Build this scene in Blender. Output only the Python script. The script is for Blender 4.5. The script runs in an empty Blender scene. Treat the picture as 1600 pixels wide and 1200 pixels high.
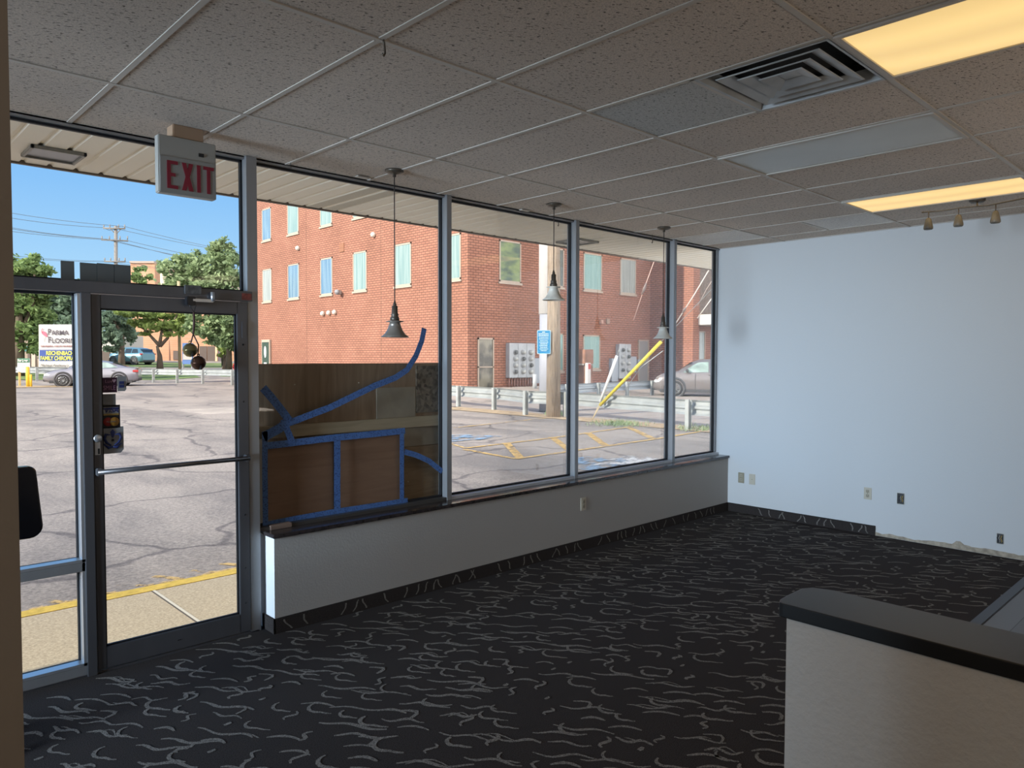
import bpy, bmesh, math, random
from mathutils import Vector, Matrix
C = bpy.context.scene.collection
PI = math.pi
rnd = random.Random(7)

# ------------------------------------------------------------------ camera
YAW, PIT, ROL, FPX = 0.76128, -0.0371, 0.00244, 1149.867
H = 2.955                                   # ceiling height
CAM = Vector((-1.01206, -3.66924, 1.73027))
_f = Vector((math.sin(YAW)*math.cos(PIT), math.cos(YAW)*math.cos(PIT), math.sin(PIT)))
_r0 = Vector((math.cos(YAW), -math.sin(YAW), 0)); _u0 = _r0.cross(_f)
RT = math.cos(ROL)*_r0 + math.sin(ROL)*_u0
UP = -math.sin(ROL)*_r0 + math.cos(ROL)*_u0
cam = bpy.data.objects.new('camera', bpy.data.cameras.new('camera')); C.objects.link(cam)
cam.data.sensor_width = 36; cam.data.lens = 36*FPX/1600; cam.data.clip_start = .02; cam.data.clip_end = 900
M = Matrix.Identity(4)
for i, v in enumerate((RT, UP, -_f)):
    for j in range(3): M[j][i] = v[j]
M.translation = CAM; cam.matrix_world = M
bpy.context.scene.camera = cam

# measuring: the photo's sight line through (u, v) meets a known plane of the place
def ray(u, v): return RT*((u-800)/FPX) + UP*((600-v)/FPX) + _f
def at(u, v, ax, val):
    d = ray(u, v); return CAM + d*((val-CAM[ax])/d[ax])
def PX(u, v, X): return at(u, v, 0, X)
def PY(u, v, Y): return at(u, v, 1, Y)
def PZ(u, v, Z): return at(u, v, 2, Z)
def PD(u, v, depth): return CAM + ray(u, v)*depth
def gz(x, y):                                # height of the ground outside
    z = -.05 + .002*(min(y, 46)-2) + .03*max(0, min(y, 85)-46)
    z += .38*max(0, min(1, (x-16)/3))*max(0, min(1, (y-17)/3))*max(0, min(1, (60-y)/20))
    return z
def PG(u, v):
    d = ray(u, v); t = 3
    for _ in range(4000):
        p = CAM+d*t
        if p.z <= gz(p.x, p.y): return p
        t += .03 + t*.0006
    return p

# ------------------------------------------------------------------ materials
def mat(name, col=(.5, .5, .5), rough=.5, metal=0, spec=.5, emis=None, es=0, noise=None, bump=None, coat=0):
    m = bpy.data.materials.new(name); m.use_nodes = True
    nt = m.node_tree; b = nt.nodes['Principled BSDF']
    b.inputs['Base Color'].default_value = (*col, 1); b.inputs['Roughness'].default_value = rough
    b.inputs['Metallic'].default_value = metal; b.inputs['Specular IOR Level'].default_value = spec
    b.inputs['Coat Weight'].default_value = coat
    if emis: b.inputs['Emission Color'].default_value = (*emis, 1); b.inputs['Emission Strength'].default_value = es
    if noise:                                # (scale, amount, stretch)
        sc, am, st = noise
        x = N(m, 'ShaderNodeTexNoise', Scale=sc, Detail=4.0); mp = N(m, 'ShaderNodeMapping'); tc = N(m, 'ShaderNodeTexCoord')
        mp.inputs['Scale'].default_value = st
        L(m, tc, 'Object', mp, 'Vector'); L(m, mp, 'Vector', x, 'Vector')
        r = ramp(m, [(.25, tuple(c*(1-am) for c in col)), (.75, tuple(min(1, c*(1+am)) for c in col))])
        L(m, x, 'Fac', r, 'Fac'); L(m, r, 'Color', b, 'Base Color')
    if bump:
        sc, stg = bump
        x = N(m, 'ShaderNodeTexNoise', Scale=sc, Detail=3.0); tc = N(m, 'ShaderNodeTexCoord'); bp = N(m, 'ShaderNodeBump', Strength=stg)
        bp.inputs['Distance'].default_value = .01
        L(m, tc, 'Object', x, 'Vector'); L(m, x, 'Fac', bp, 'Height'); L(m, bp, 'Normal', b, 'Normal')
    return m
def N(m, t, **kw):
    n = m.node_tree.nodes.new(t)
    for k, v in kw.items(): n.inputs[k].default_value = v
    return n
def L(m, a, ao, b, bi): m.node_tree.links.new(a.outputs[ao], b.inputs[bi])
def ramp(m, stops, interp='LINEAR'):
    r = m.node_tree.nodes.new('ShaderNodeValToRGB'); e = r.color_ramp.elements; r.color_ramp.interpolation = interp
    while len(e) < len(stops): e.new(.5)
    for k, (p, c) in enumerate(stops):
        e[k].position = p; e[k].color = (*c, 1)
    return r
def mix(m, fac, a, b, mode='MIX'):
    x = m.node_tree.nodes.new('ShaderNodeMix'); x.data_type = 'RGBA'; x.blend_type = mode
    for s, v in ((0, fac), (6, a), (7, b)):
        if isinstance(v, tuple) and len(v) == 2 and not isinstance(v[0], (int, float)): m.node_tree.links.new(v[0].outputs[v[1]], x.inputs[s])
        elif s == 0: x.inputs[0].default_value = v
        else: x.inputs[s].default_value = (*v, 1)
    return x
def B(m): return m.node_tree.nodes['Principled BSDF']
def math_(m, op, a, b=None, c=None):
    x = m.node_tree.nodes.new('ShaderNodeMath'); x.operation = op
    for s, v in ((0, a), (1, b), (2, c)):
        if v is None: continue
        if isinstance(v, tuple): m.node_tree.links.new(v[0].outputs[v[1]], x.inputs[s])
        else: x.inputs[s].default_value = v
    return x

alu_dark = mat('aluminium_frame', (.13, .13, .14), .42, .6, noise=(6, .12, (1, 1, .2)))
alu_side = mat('aluminium_mullion', (.34, .34, .345), .40, .55, noise=(5, .1, (1, 1, .2)))
alu_bright = mat('bright_aluminium', (.6, .62, .65), .35, .8)
gasket = mat('black_gasket', (.006, .006, .008), .6)
black = mat('black_plastic', (.012, .012, .014), .35)
white_wall = mat('painted_wall', (.66, .67, .67), .75, bump=(60, .08))
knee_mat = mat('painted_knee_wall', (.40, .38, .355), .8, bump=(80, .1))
kneeend_mat = mat('lit_tone_wall_end', (.72, .73, .73), .8)  # end face paler: daylight from the door put into its colour
part_mat = mat('painted_partition', (.17, .15, .135), .8, bump=(60, .08))
half_mat = mat('textured_half_wall', (.60, .575, .54), .8, bump=(45, .35))
stone = mat('dark_sill', (.035, .028, .028), .16, spec=.8, noise=(30, .5, (1, 1, 1)))
counter = mat('black_laminate', (.022, .019, .017), .3, spec=.4)
counter_edge = mat('black_edge', (.004, .004, .004), .5)
cream = mat('cream_plate', (.55, .50, .40), .45)
bronze = mat('aged_bronze', (.11, .09, .07), .4, .6, noise=(12, .3, (1, 1, 1)))
plastic_white = mat('white_plastic', (.36, .345, .31), .5)
red = mat('exit_red', (.24, .012, .03), .45)
wood_lt = mat('lumber', (.28, .19, .11), .7, noise=(5, .3, (1, 1, 8)))
rope = mat('brown_cord', (.06, .025, .018), .8)
bell_m = mat('brass_bell', (.30, .25, .12), .28, .9)
bell_d = mat('rusty_bell', (.09, .045, .03), .35, .8)
grey_metal = mat('grey_painted_metal', (.42, .45, .48), .5, .2, noise=(3, .15, (1, 1, 1)))
galv = mat('galvanised_steel', (.40, .43, .44), .42, .35, noise=(3, .18, (1, 1, 1)))
galv_d = mat('galvanised_post', (.40, .43, .43), .45, .35, noise=(4, .2, (1, 1, 1)))
white_p = mat('white_paint', (.62, .62, .62), .5)
yellow_p = mat('yellow_paint', (.75, .50, .05), .6)
rubber = mat('tyre_rubber', (.02, .02, .022), .7)
rim_m = mat('wheel_rim', (.25, .26, .27), .35, .7)
carglass = mat('car_glass', (.03, .04, .045), .08, spec=.9)
carglass_lt = mat('car_glass_painted_lit', (.22, .30, .28), .1, spec=.9, noise=(2.5, .7, (1, 1, 1)))  # paler copy of the car glass, light put into its colour
red_l = mat('tail_light', (.45, .03, .03), .3)
concrete = mat('concrete', (.5, .46, .40), .85, noise=(3, .15, (1, 1, 1)))
dkglass = mat('dark_glass', (.03, .04, .04), .08, spec=.8)
bark = mat('bark', (.13, .10, .075), .9, noise=(3, .4, (1, 1, .3)))
dirt = mat('tan_gravel', (.40, .30, .19), .95, noise=(4, .35, (1, 1, 1)))
grass_m = mat('grass', (.13, .19, .06), .95, noise=(1.5, .5, (1, 1, 1)))
road_m = mat('road', (.33, .29, .26), .9, noise=(.6, .15, (1, 4, 1)))
roofm = mat('roofing', (.12, .11, .10), .9)

def glass_mat():
    m = bpy.data.materials.new('window_glass'); m.use_nodes = True; nt = m.node_tree; nt.nodes.clear()
    o = nt.nodes.new('ShaderNodeOutputMaterial'); t = nt.nodes.new('ShaderNodeBsdfTransparent'); g = nt.nodes.new('ShaderNodeBsdfGlossy')
    f = nt.nodes.new('ShaderNodeFresnel'); mx = nt.nodes.new('ShaderNodeMixShader')
    t.inputs[0].default_value = (.95, .96, .955, 1); g.inputs['Roughness'].default_value = .02; f.inputs['IOR'].default_value = 1.45
    s = nt.nodes.new('ShaderNodeMath'); s.operation = 'MULTIPLY'; s.inputs[1].default_value = .28
    nt.links.new(f.outputs[0], s.inputs[0]); nt.links.new(s.outputs[0], mx.inputs[0])
    nt.links.new(t.outputs[0], mx.inputs[1]); nt.links.new(g.outputs[0], mx.inputs[2]); nt.links.new(mx.outputs[0], o.inputs[0])
    return m
glass = glass_mat()

def brick(name, c1, c2, mortar, sc=1.0):
    m = mat(name, c1, .9)
    tc = N(m, 'ShaderNodeTexCoord'); sp = m.node_tree.nodes.new('ShaderNodeSeparateXYZ'); L(m, tc, 'Object', sp, 0)
    s = math_(m, 'ADD', (sp, 0), (sp, 1)); cb = m.node_tree.nodes.new('ShaderNodeCombineXYZ')
    L(m, s, 0, cb, 0); L(m, sp, 2, cb, 1)
    bt = N(m, 'ShaderNodeTexBrick', Scale=sc); bt.offset = .5
    bt.inputs['Brick Width'].default_value = .30; bt.inputs['Row Height'].default_value = .115; bt.inputs['Mortar Size'].default_value = .020
    bt.inputs['Mortar Smooth'].default_value = .3
    bt.inputs['Color1'].default_value = (*c1, 1); bt.inputs['Color2'].default_value = (*c2, 1); bt.inputs['Mortar'].default_value = (*mortar, 1)
    L(m, cb, 0, bt, 'Vector')
    nz = N(m, 'ShaderNodeTexNoise', Scale=.5, Detail=3.0); L(m, tc, 'Object', nz, 'Vector')
    r = ramp(m, [(.3, (.86, .84, .82)), (.7, (1.06, 1.04, 1.04))]); L(m, nz, 'Fac', r, 'Fac')
    x = mix(m, 1.0, (bt, 'Color'), (r, 'Color'), 'MULTIPLY'); m.node_tree.links.new(x.outputs[2], B(m).inputs['Base Color'])
    return m
brick_m = brick('orange_brick', (.375, .178, .122), (.31, .142, .098), (.14, .068, .05))
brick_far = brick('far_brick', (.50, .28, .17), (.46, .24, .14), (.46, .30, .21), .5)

def ceiling_mat(name, base, hole):
    m = mat(name, base, .95)
    tc = N(m, 'ShaderNodeTexCoord'); mp = N(m, 'ShaderNodeMapping'); mp.inputs['Scale'].default_value = (1, 1, 1); mp.inputs['Rotation'].default_value = (0, 0, .5)
    L(m, tc, 'Object', mp, 'Vector')
    mp2 = N(m, 'ShaderNodeMapping'); mp2.inputs['Scale'].default_value = (46, 95, 1); L(m, mp, 'Vector', mp2, 'Vector')
    v = N(m, 'ShaderNodeTexNoise', Scale=1.0, Detail=2.0); L(m, mp2, 'Vector', v, 'Vector')
    r = ramp(m, [(.33, hole), (.40, base)]); L(m, v, 'Fac', r, 'Fac')
    n2 = N(m, 'ShaderNodeTexNoise', Scale=160.0, Detail=2.0); L(m, tc, 'Object', n2, 'Vector')
    r2 = ramp(m, [(.35, (.78, .78, .78)), (.6, (1.08, 1.08, 1.08))]); L(m, n2, 'Fac', r2, 'Fac')
    n3 = N(m, 'ShaderNodeTexNoise', Scale=.9, Detail=2.0); L(m, tc, 'Object', n3, 'Vector')
    r3 = ramp(m, [(.3, (.9, .9, .9)), (.7, (1.07, 1.06, 1.05))]); L(m, n3, 'Fac', r3, 'Fac')
    x = mix(m, 1.0, (r, 'Color'), (r2, 'Color'), 'MULTIPLY'); y = mix(m, 1.0, (x, 2), (r3, 'Color'), 'MULTIPLY')
    m.node_tree.links.new(y.outputs[2], B(m).inputs['Base Color'])
    return m
tile_m = ceiling_mat('ceiling_tile', (.60, .515, .44), (.13, .11, .09))
tile_lt = ceiling_mat('ceiling_tile_light', (.74, .71, .67), (.45, .42, .40))
tile_gr = ceiling_mat('ceiling_tile_grey', (.50, .50, .48), (.14, .14, .13))
tbar = mat('ceiling_grid', (.52, .475, .42), .6)

def carpet_mat():
    m = mat('carpet', (.03, .03, .034), 1.0, spec=.1)
    tc = N(m, 'ShaderNodeTexCoord'); n = N(m, 'ShaderNodeTexNoise', Scale=260.0, Detail=2.0); L(m, tc, 'Object', n, 'Vector')
    r = ramp(m, [(.3, (.012, .010, .010)), (.7, (.066, .056, .052))]); L(m, n, 'Fac', r, 'Fac'); L(m, r, 'Color', B(m), 'Base Color')
    return m
carpet = carpet_mat()
def squig_mat():
    m = mat('carpet_squiggle', (.14, .13, .12), 1.0, spec=.1)
    tc = N(m, 'ShaderNodeTexCoord'); n = N(m, 'ShaderNodeTexNoise', Scale=230.0, Detail=2.0); L(m, tc, 'Object', n, 'Vector')
    r = ramp(m, [(.33, (.05, .046, .043)), (.58, (.25, .228, .205))]); L(m, n, 'Fac', r, 'Fac'); L(m, r, 'Color', B(m), 'Base Color')
    return m
squig = squig_mat()

def asphalt_mat():
    m = mat('asphalt', (.3, .28, .26), .9, spec=.25)
    tc = N(m, 'ShaderNodeTexCoord')
    n = N(m, 'ShaderNodeTexNoise', Scale=24.0, Detail=6.0, Roughness=.85); L(m, tc, 'Object', n, 'Vector')
    r = ramp(m, [(.34, (.17, .155, .143)), (.64, (.44, .395, .355))]); L(m, n, 'Fac', r, 'Fac')
    mp = N(m, 'ShaderNodeMapping'); mp.inputs['Scale'].default_value = (.55, .22, 1); mp.inputs['Rotation'].default_value = (0, 0, .7); L(m, tc, 'Object', mp, 'Vector')
    n2 = N(m, 'ShaderNodeTexNoise', Scale=1.0, Detail=6.0, Roughness=.65); L(m, mp, 'Vector', n2, 'Vector')
    r2 = ramp(m, [(.38, (.66, .66, .68)), (.56, (1.04, 1.02, 1.0))]); L(m, n2, 'Fac', r2, 'Fac')
    nd = N(m, 'ShaderNodeTexNoise', Scale=.8, Detail=3.0); L(m, tc, 'Object', nd, 'Vector')
    vm = m.node_tree.nodes.new('ShaderNodeVectorMath'); vm.operation = 'MULTIPLY_ADD'; vm.inputs[1].default_value = (1.2, 1.2, 0)
    L(m, nd, 'Color', vm, 0); L(m, tc, 'Object', vm, 2)
    mp3 = N(m, 'ShaderNodeMapping'); mp3.inputs['Scale'].default_value = (.30, .42, 0); mp3.inputs['Rotation'].default_value = (0, 0, .35); L(m, vm, 0, mp3, 'Vector')
    v = N(m, 'ShaderNodeTexVoronoi', Scale=1.0); v.feature = 'DISTANCE_TO_EDGE'; v.voronoi_dimensions = '2D'; L(m, mp3, 'Vector', v, 'Vector')
    r3 = ramp(m, [(.0, (.52, .52, .56)), (.011, (.64, .64, .67)), (.02, (1, 1, 1))]); L(m, v, 'Distance', r3, 'Fac')
    x = mix(m, 1.0, (r, 'Color'), (r2, 'Color'), 'MULTIPLY'); y = mix(m, 1.0, (x, 2), (r3, 'Color'), 'MULTIPLY')
    m.node_tree.links.new(y.outputs[2], B(m).inputs['Base Color'])
    return m
asphalt = asphalt_mat()
def speck(name, a, b_, sc):
    m = mat(name, a, .9); tc = N(m, 'ShaderNodeTexCoord'); n = N(m, 'ShaderNodeTexNoise', Scale=sc, Detail=4.0, Roughness=.75); L(m, tc, 'Object', n, 'Vector')
    r = ramp(m, [(.35, a), (.65, b_)]); L(m, n, 'Fac', r, 'Fac'); L(m, r, 'Color', B(m), 'Base Color'); return m
walk_m = speck('sidewalk_concrete', (.32, .265, .18), (.56, .47, .33), 60.0)
curb_y = speck('yellow_curb_paint', (.48, .34, .06), (.72, .50, .10), 14.0)
def worn(name, col, thr=.5, sc=5.0):
    m = mat(name, col, .85); nt = m.node_tree; o = nt.nodes['Material Output']
    t = nt.nodes.new('ShaderNodeBsdfTransparent'); mx = nt.nodes.new('ShaderNodeMixShader'); tc = N(m, 'ShaderNodeTexCoord')
    n = N(m, 'ShaderNodeTexNoise', Scale=sc, Detail=6.0, Roughness=.75); L(m, tc, 'Object', n, 'Vector')
    r = ramp(m, [(thr-.05, (0, 0, 0)), (thr+.05, (1, 1, 1))]); L(m, n, 'Fac', r, 'Fac')
    L(m, r, 'Color', mx, 0); nt.links.new(t.outputs[0], mx.inputs[1]); nt.links.new(B(m).outputs[0], mx.inputs[2]); nt.links.new(mx.outputs[0], o.inputs[0])
    return m
paint_y = worn('worn_yellow_paint', (.58, .38, .13), .455, 9.0)
paint_y2 = worn('very_worn_yellow_paint', (.58, .40, .16), .50, 7.0)
paint_b = worn('worn_blue_paint', (.20, .31, .44), .52, 4.0)
paint_w = worn('worn_white_paint', (.55, .55, .55), .52, 3.0)

def leaf_mat(name, a, b_):
    m = mat(name, a, .7, spec=.3); g = m.node_tree.nodes.new('ShaderNodeTexCoord')
    n = N(m, 'ShaderNodeTexNoise', Scale=1.1, Detail=5.0, Roughness=.8); L(m, g, 'Object', n, 'Vector')
    r = ramp(m, [(.32, a), (.68, b_)]); L(m, n, 'Fac', r, 'Fac'); L(m, r, 'Color', B(m), 'Base Color')
    nt = m.node_tree; tr = nt.nodes.new('ShaderNodeBsdfTranslucent'); mx = nt.nodes.new('ShaderNodeMixShader'); mx.inputs[0].default_value = .35
    L(m, r, 'Color', tr, 'Color'); nt.links.new(B(m).outputs[0], mx.inputs[1]); nt.links.new(tr.outputs[0], mx.inputs[2]); nt.links.new(mx.outputs[0], nt.nodes['Material Output'].inputs[0])
    return m
leaf_a = leaf_mat('leaves_bright', (.13, .21, .06), (.42, .52, .16))
leaf_b = leaf_mat('leaves_mid', (.14, .22, .11), (.40, .50, .27))
leaf_c = leaf_mat('leaves_dark', (.08, .15, .06), (.30, .42, .15))
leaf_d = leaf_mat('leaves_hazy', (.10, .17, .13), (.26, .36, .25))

def plank_mat():
    m = mat('vinyl_plank', (.2, .2, .22), .45)
    tc = N(m, 'ShaderNodeTexCoord'); bt = N(m, 'ShaderNodeTexBrick', Scale=1.0); bt.offset = .37
    for k, v in (('Brick Width', 1.2), ('Row Height', .18), ('Mortar Size', .003)): bt.inputs[k].default_value = v
    bt.inputs['Color1'].default_value = (.13, .135, .15, 1); bt.inputs['Color2'].default_value = (.21, .215, .235, 1); bt.inputs['Mortar'].default_value = (.06, .06, .07, 1)
    mp = N(m, 'ShaderNodeMapping'); mp.inputs['Rotation'].default_value = (0, 0, 0); L(m, tc, 'Object', mp, 'Vector'); L(m, mp, 'Vector', bt, 'Vector')
    L(m, bt, 'Color', B(m), 'Base Color'); return m
plank = plank_mat()

def tape_mat():
    m = mat('blue_tape', (.03, .09, .30), .55)
    tc = N(m, 'ShaderNodeTexCoord'); w = N(m, 'ShaderNodeTexVoronoi', Scale=95.0); L(m, tc, 'Object', w, 'Vector')
    r = ramp(m, [(.1, (.015, .03, .09)), (.5, (.075, .17, .42))]); L(m, w, 'Distance', r, 'Fac'); L(m, r, 'Color', B(m), 'Base Color'); return m
tape_m = tape_mat()
def wood_mat(name, a, b_, st):
    m = mat(name, a, .75); tc = N(m, 'ShaderNodeTexCoord'); mp = N(m, 'ShaderNodeMapping'); mp.inputs['Scale'].default_value = st
    n = N(m, 'ShaderNodeTexNoise', Scale=1.0, Detail=5.0, Roughness=.6, Distortion=1.2); L(m, tc, 'Object', mp, 'Vector'); L(m, mp, 'Vector', n, 'Vector')
    r = ramp(m, [(.3, a), (.7, b_)]); L(m, n, 'Fac', r, 'Fac'); L(m, r, 'Color', B(m), 'Base Color'); return m
ply_m = wood_mat('plywood', (.30, .20, .13), (.48, .34, .23), (14, 14, 1.4))
ply_h = wood_mat('plywood_horizontal', (.30, .20, .12), (.50, .36, .23), (2, 2, 16))
card_m = wood_mat('brown_board', (.34, .19, .12), (.43, .25, .16), (1.5, 1.5, 14))
lum_m = wood_mat('pine_stud', (.5, .40, .27), (.62, .50, .35), (2, 2, 25))
greyply = wood_mat('grey_board', (.38, .33, .26), (.52, .45, .36), (3, 3, 3))
osb_m = mat('chipboard', (.2, .17, .13), .85)
_n = N(osb_m, 'ShaderNodeTexVoronoi', Scale=42.0); _t = N(osb_m, 'ShaderNodeTexCoord'); L(osb_m, _t, 'Object', _n, 'Vector')
_r = ramp(osb_m, [(0, (.08, .06, .045)), (1, (.38, .31, .24))]); L(osb_m, _n, 'Color', _r, 'Fac'); L(osb_m, _r, 'Color', B(osb_m), 'Base Color')

# ------------------------------------------------------------------ mesh helpers
class MB:
    def __init__(s): s.bm = bmesh.new()
    def box(s, x0, x1, y0, y1, z0, z1, bev=0, mi=0, mtx=None):
        b = bmesh.new(); vs = [b.verts.new((x, y, z)) for x in (x0, x1) for y in (y0, y1) for z in (z0, z1)]
        for f in ((0, 1, 3, 2), (4, 6, 7, 5), (0, 4, 5, 1), (2, 3, 7, 6), (0, 2, 6, 4), (1, 5, 7, 3)): b.faces.new([vs[i] for i in f])
        bmesh.ops.recalc_face_normals(b, faces=b.faces)
        if bev: bmesh.ops.bevel(b, geom=list(b.edges), offset=bev, segments=2, affect='EDGES')
        return s._add(b, mi, mtx)
    def _add(s, b, mi=0, mtx=None):
        if mtx is not None: bmesh.ops.transform(b, matrix=mtx, verts=b.verts)
        mp = {}
        for v in b.verts: mp[v] = s.bm.verts.new(v.co)
        for f in b.faces:
            try: g = s.bm.faces.new([mp[v] for v in f.verts]); g.material_index = mi; g.smooth = f.smooth
            except ValueError: pass
        b.free(); return s
    def tube(s, pts, r, n=10, mi=0, cap=True):
        pts = [Vector(p) for p in pts]; rs = r if isinstance(r, (list, tuple)) else [r]*len(pts)
        rings = []; prev = None
        for i, p in enumerate(pts):
            d = (pts[min(i+1, len(pts)-1)]-pts[max(i-1, 0)]).normalized()
            if prev is None:
                a = d.cross(Vector((0, 0, 1)));
                if a.length < .01: a = Vector((1, 0, 0))
            else: a = prev - d*prev.dot(d)
            a.normalize(); prev = a; b_ = d.cross(a)
            rings.append([s.bm.verts.new(p+(a*math.cos(t*2*PI/n)+b_*math.sin(t*2*PI/n))*rs[i]) for t in range(n)])
        for i in range(len(rings)-1):
            for t in range(n):
                f = s.bm.faces.new((rings[i][t], rings[i][(t+1) % n], rings[i+1][(t+1) % n], rings[i+1][t])); f.smooth = True; f.material_index = mi
        if cap:
            for q in (rings[0][::-1], rings[-1]):
                f = s.bm.faces.new(q); f.material_index = mi
        return s
    def lathe(s, prof, c, axis=(0, 0, 1), n=24, mi=0):
        c = Vector(c); ax = Vector(axis).normalized(); a = ax.orthogonal().normalized(); b_ = ax.cross(a); rings = []
        for (r, h) in prof:
            if r < 1e-5: rings.append([s.bm.verts.new(c+ax*h)])
            else: rings.append([s.bm.verts.new(c+ax*h+(a*math.cos(t*2*PI/n)+b_*math.sin(t*2*PI/n))*r) for t in range(n)])
        for i in range(len(rings)-1):
            A, Bq = rings[i], rings[i+1]
            for t in range(n):
                q = [A[t % len(A)], A[(t+1) % len(A)], Bq[(t+1) % len(Bq)], Bq[t % len(Bq)]]
                u = [];
                for v in q:
                    if v not in u: u.append(v)
                if len(u) > 2:
                    f = s.bm.faces.new(u); f.smooth = True; f.material_index = mi
        return s
    def sphere(s, c, r, n=16, mi=0, sq=(1, 1, 1)):
        b = bmesh.new(); bmesh.ops.create_uvsphere(b, u_segments=n, v_segments=n//2+2, radius=r)
        for f in b.faces: f.smooth = True
        return s._add(b, mi, Matrix.Translation(Vector(c)) @ Matrix.Diagonal((*sq, 1)))
    def poly(s, pts, mi=0, thick=None):
        pts = [Vector(p) for p in pts]; vs = [s.bm.verts.new(p) for p in pts]
        f = s.bm.faces.new(vs); f.material_index = mi
        if thick is not None:
            t = Vector(thick); v2 = [s.bm.verts.new(p+t) for p in pts]; f2 = s.bm.faces.new(v2[::-1]); f2.material_index = mi
            n = len(pts)
            for i in range(n):
                g = s.bm.faces.new((vs[i], v2[i], v2[(i+1) % n], vs[(i+1) % n])); g.material_index = mi
        return s
    def build(s, name, mats, parent=None, smooth=False, bev=0, sub=0):
        bmesh.ops.recalc_face_normals(s.bm, faces=s.bm.faces)
        me = bpy.data.meshes.new(name); s.bm.to_mesh(me); s.bm.free()
        for m in (mats if isinstance(mats, (list, tuple)) else [mats]): me.materials.append(m)
        o = bpy.data.objects.new(name, me); C.objects.link(o)
        if parent is not None:
            me.transform(wm(parent).inverted()); o.parent = parent
        if smooth:
            for p in me.polygons: p.use_smooth = True
        if bev:
            q = o.modifiers.new('bevel', 'BEVEL'); q.width = bev; q.segments = 2; q.limit_method = 'ANGLE'
        if sub:
            q = o.modifiers.new('sub', 'SUBSURF'); q.levels = q.render_levels = sub
        return o
def wm(o):
    m = Matrix.Translation(o.location) @ o.rotation_euler.to_matrix().to_4x4()
    return wm(o.parent) @ m if o.parent else m
def thing(name, label, cat, loc=(0, 0, 0), rz=0, group=None):
    o = bpy.data.objects.new(name, None); C.objects.link(o); o.location = loc; o.rotation_euler = (0, 0, rz)
    o.empty_display_size = .1; o['label'] = label; o['category'] = cat
    if group: o['group'] = group
    return o
def tag(o, label, cat, group=None, kind=None):
    o['label'] = label; o['category'] = cat
    if group: o['group'] = group
    if kind: o['kind'] = kind
    return o
def struct(o, label=None):
    o['kind'] = 'structure'
    if label: o['label'] = label; o['category'] = 'structure'
    return o
def rebase(o, p):                              # put a single-mesh thing's origin at its base
    o.data.transform(Matrix.Translation(-Vector(p))); o.location = p; return o
def text(body, size, loc, rz, m, parent, name='lettering', ext=.001, sx=1, align='CENTER', rx=PI/2, shear=0, bold=0):
    cu = bpy.data.curves.new(name, 'FONT'); cu.body = body; cu.size = size; cu.extrude = ext; cu.align_x = align; cu.align_y = 'CENTER'; cu.shear = shear; cu.offset = bold
    cu.materials.append(m); cu.space_character = 1
    f_ = bpy.data.objects.new(name, cu); C.objects.link(f_); bpy.context.view_layer.update()
    me = bpy.data.meshes.new_from_object(f_.evaluated_get(bpy.context.evaluated_depsgraph_get())); bpy.data.objects.remove(f_)
    o = bpy.data.objects.new(name, me); C.objects.link(o)
    W_ = Matrix.Translation(loc) @ Matrix.Rotation(rz, 4, 'Z') @ Matrix.Rotation(rx, 4, 'X') @ Matrix.Diagonal((sx, 1, 1, 1))
    o.parent = parent; l = wm(parent).inverted() @ W_
    o.matrix_basis = l
    return o

# ================================================================== SETTING: ROOM
XR = 6.45; YK = .627; YF = .74; YG = .81; YB = .85
# carpet with its woven squiggles
mb = MB(); mb.poly([(-6, -9, 0), (XR, -9, 0), (XR, -2.33, 0), (XR, YB, 0), (-6, YB, 0)])
DX = Vector((math.cos(math.radians(-53)), math.sin(math.radians(-53)), 0)); DY = Vector((-DX.y, DX.x, 0))
RZ = [0]
def ribbon(mb, pts, w, z=.0012, mi=1):
    RZ[0] += 1; z = .0010+(RZ[0] % 60)*.00003
    n = len(pts); vs = []
    for i, p in enumerate(pts):
        d = (pts[min(i+1, n-1)]-pts[max(i-1, 0)]).normalized(); q = Vector((-d.y, d.x, 0))
        ww = w*(.35+.65*math.sin(PI*(i+.5)/n))*rnd.uniform(.8, 1.15)
        vs.append((mb.bm.verts.new(Vector((p.x, p.y, z))+q*ww), mb.bm.verts.new(Vector((p.x, p.y, z))-q*ww)))
    for i in range(n-1):
        f = mb.bm.faces.new((vs[i][0], vs[i][1], vs[i+1][1], vs[i+1][0])); f.material_index = mi
def stroke(kind):
    s = rnd.choice((-1, 1)); out = []
    if kind == 'wave':
        Ln = rnd.uniform(.16, .34); k = rnd.uniform(.010, .018); ph = rnd.uniform(0, 6)
        return [(t/9*Ln, k*math.sin(t*.95+ph)+t*.002*s) for t in range(10)]
    if kind == 'hook':
        r = rnd.uniform(.035, .055); Ln = rnd.uniform(.05, .11)
        a = [(-r*math.sin(t/5*PI*.75), r-r*math.cos(t/5*PI*.75)) for t in range(6)][::-1]
        return [(x, y) for x, y in a] + [(Ln*t/3, .004*math.sin(t*2)) for t in range(1, 4)]
    if kind == 'ess':
        Ln = rnd.uniform(.06, .12); return [(.018*math.sin(t*1.1)*s+t*.004, t/6*Ln) for t in range(7)]
    if kind == 'seven':
        return [(-.08, .01), (-.04, .016), (0, .012), (.008, -.01), (.0, -.035), (-.012, -.06)]
    if kind == 'arc':
        Ln = rnd.uniform(.1, .18); return [(t/7*Ln, .025*math.sin(t/7*PI)) for t in range(8)]
    return [(0, 0), (.01, .012), (.02, .03)]
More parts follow.
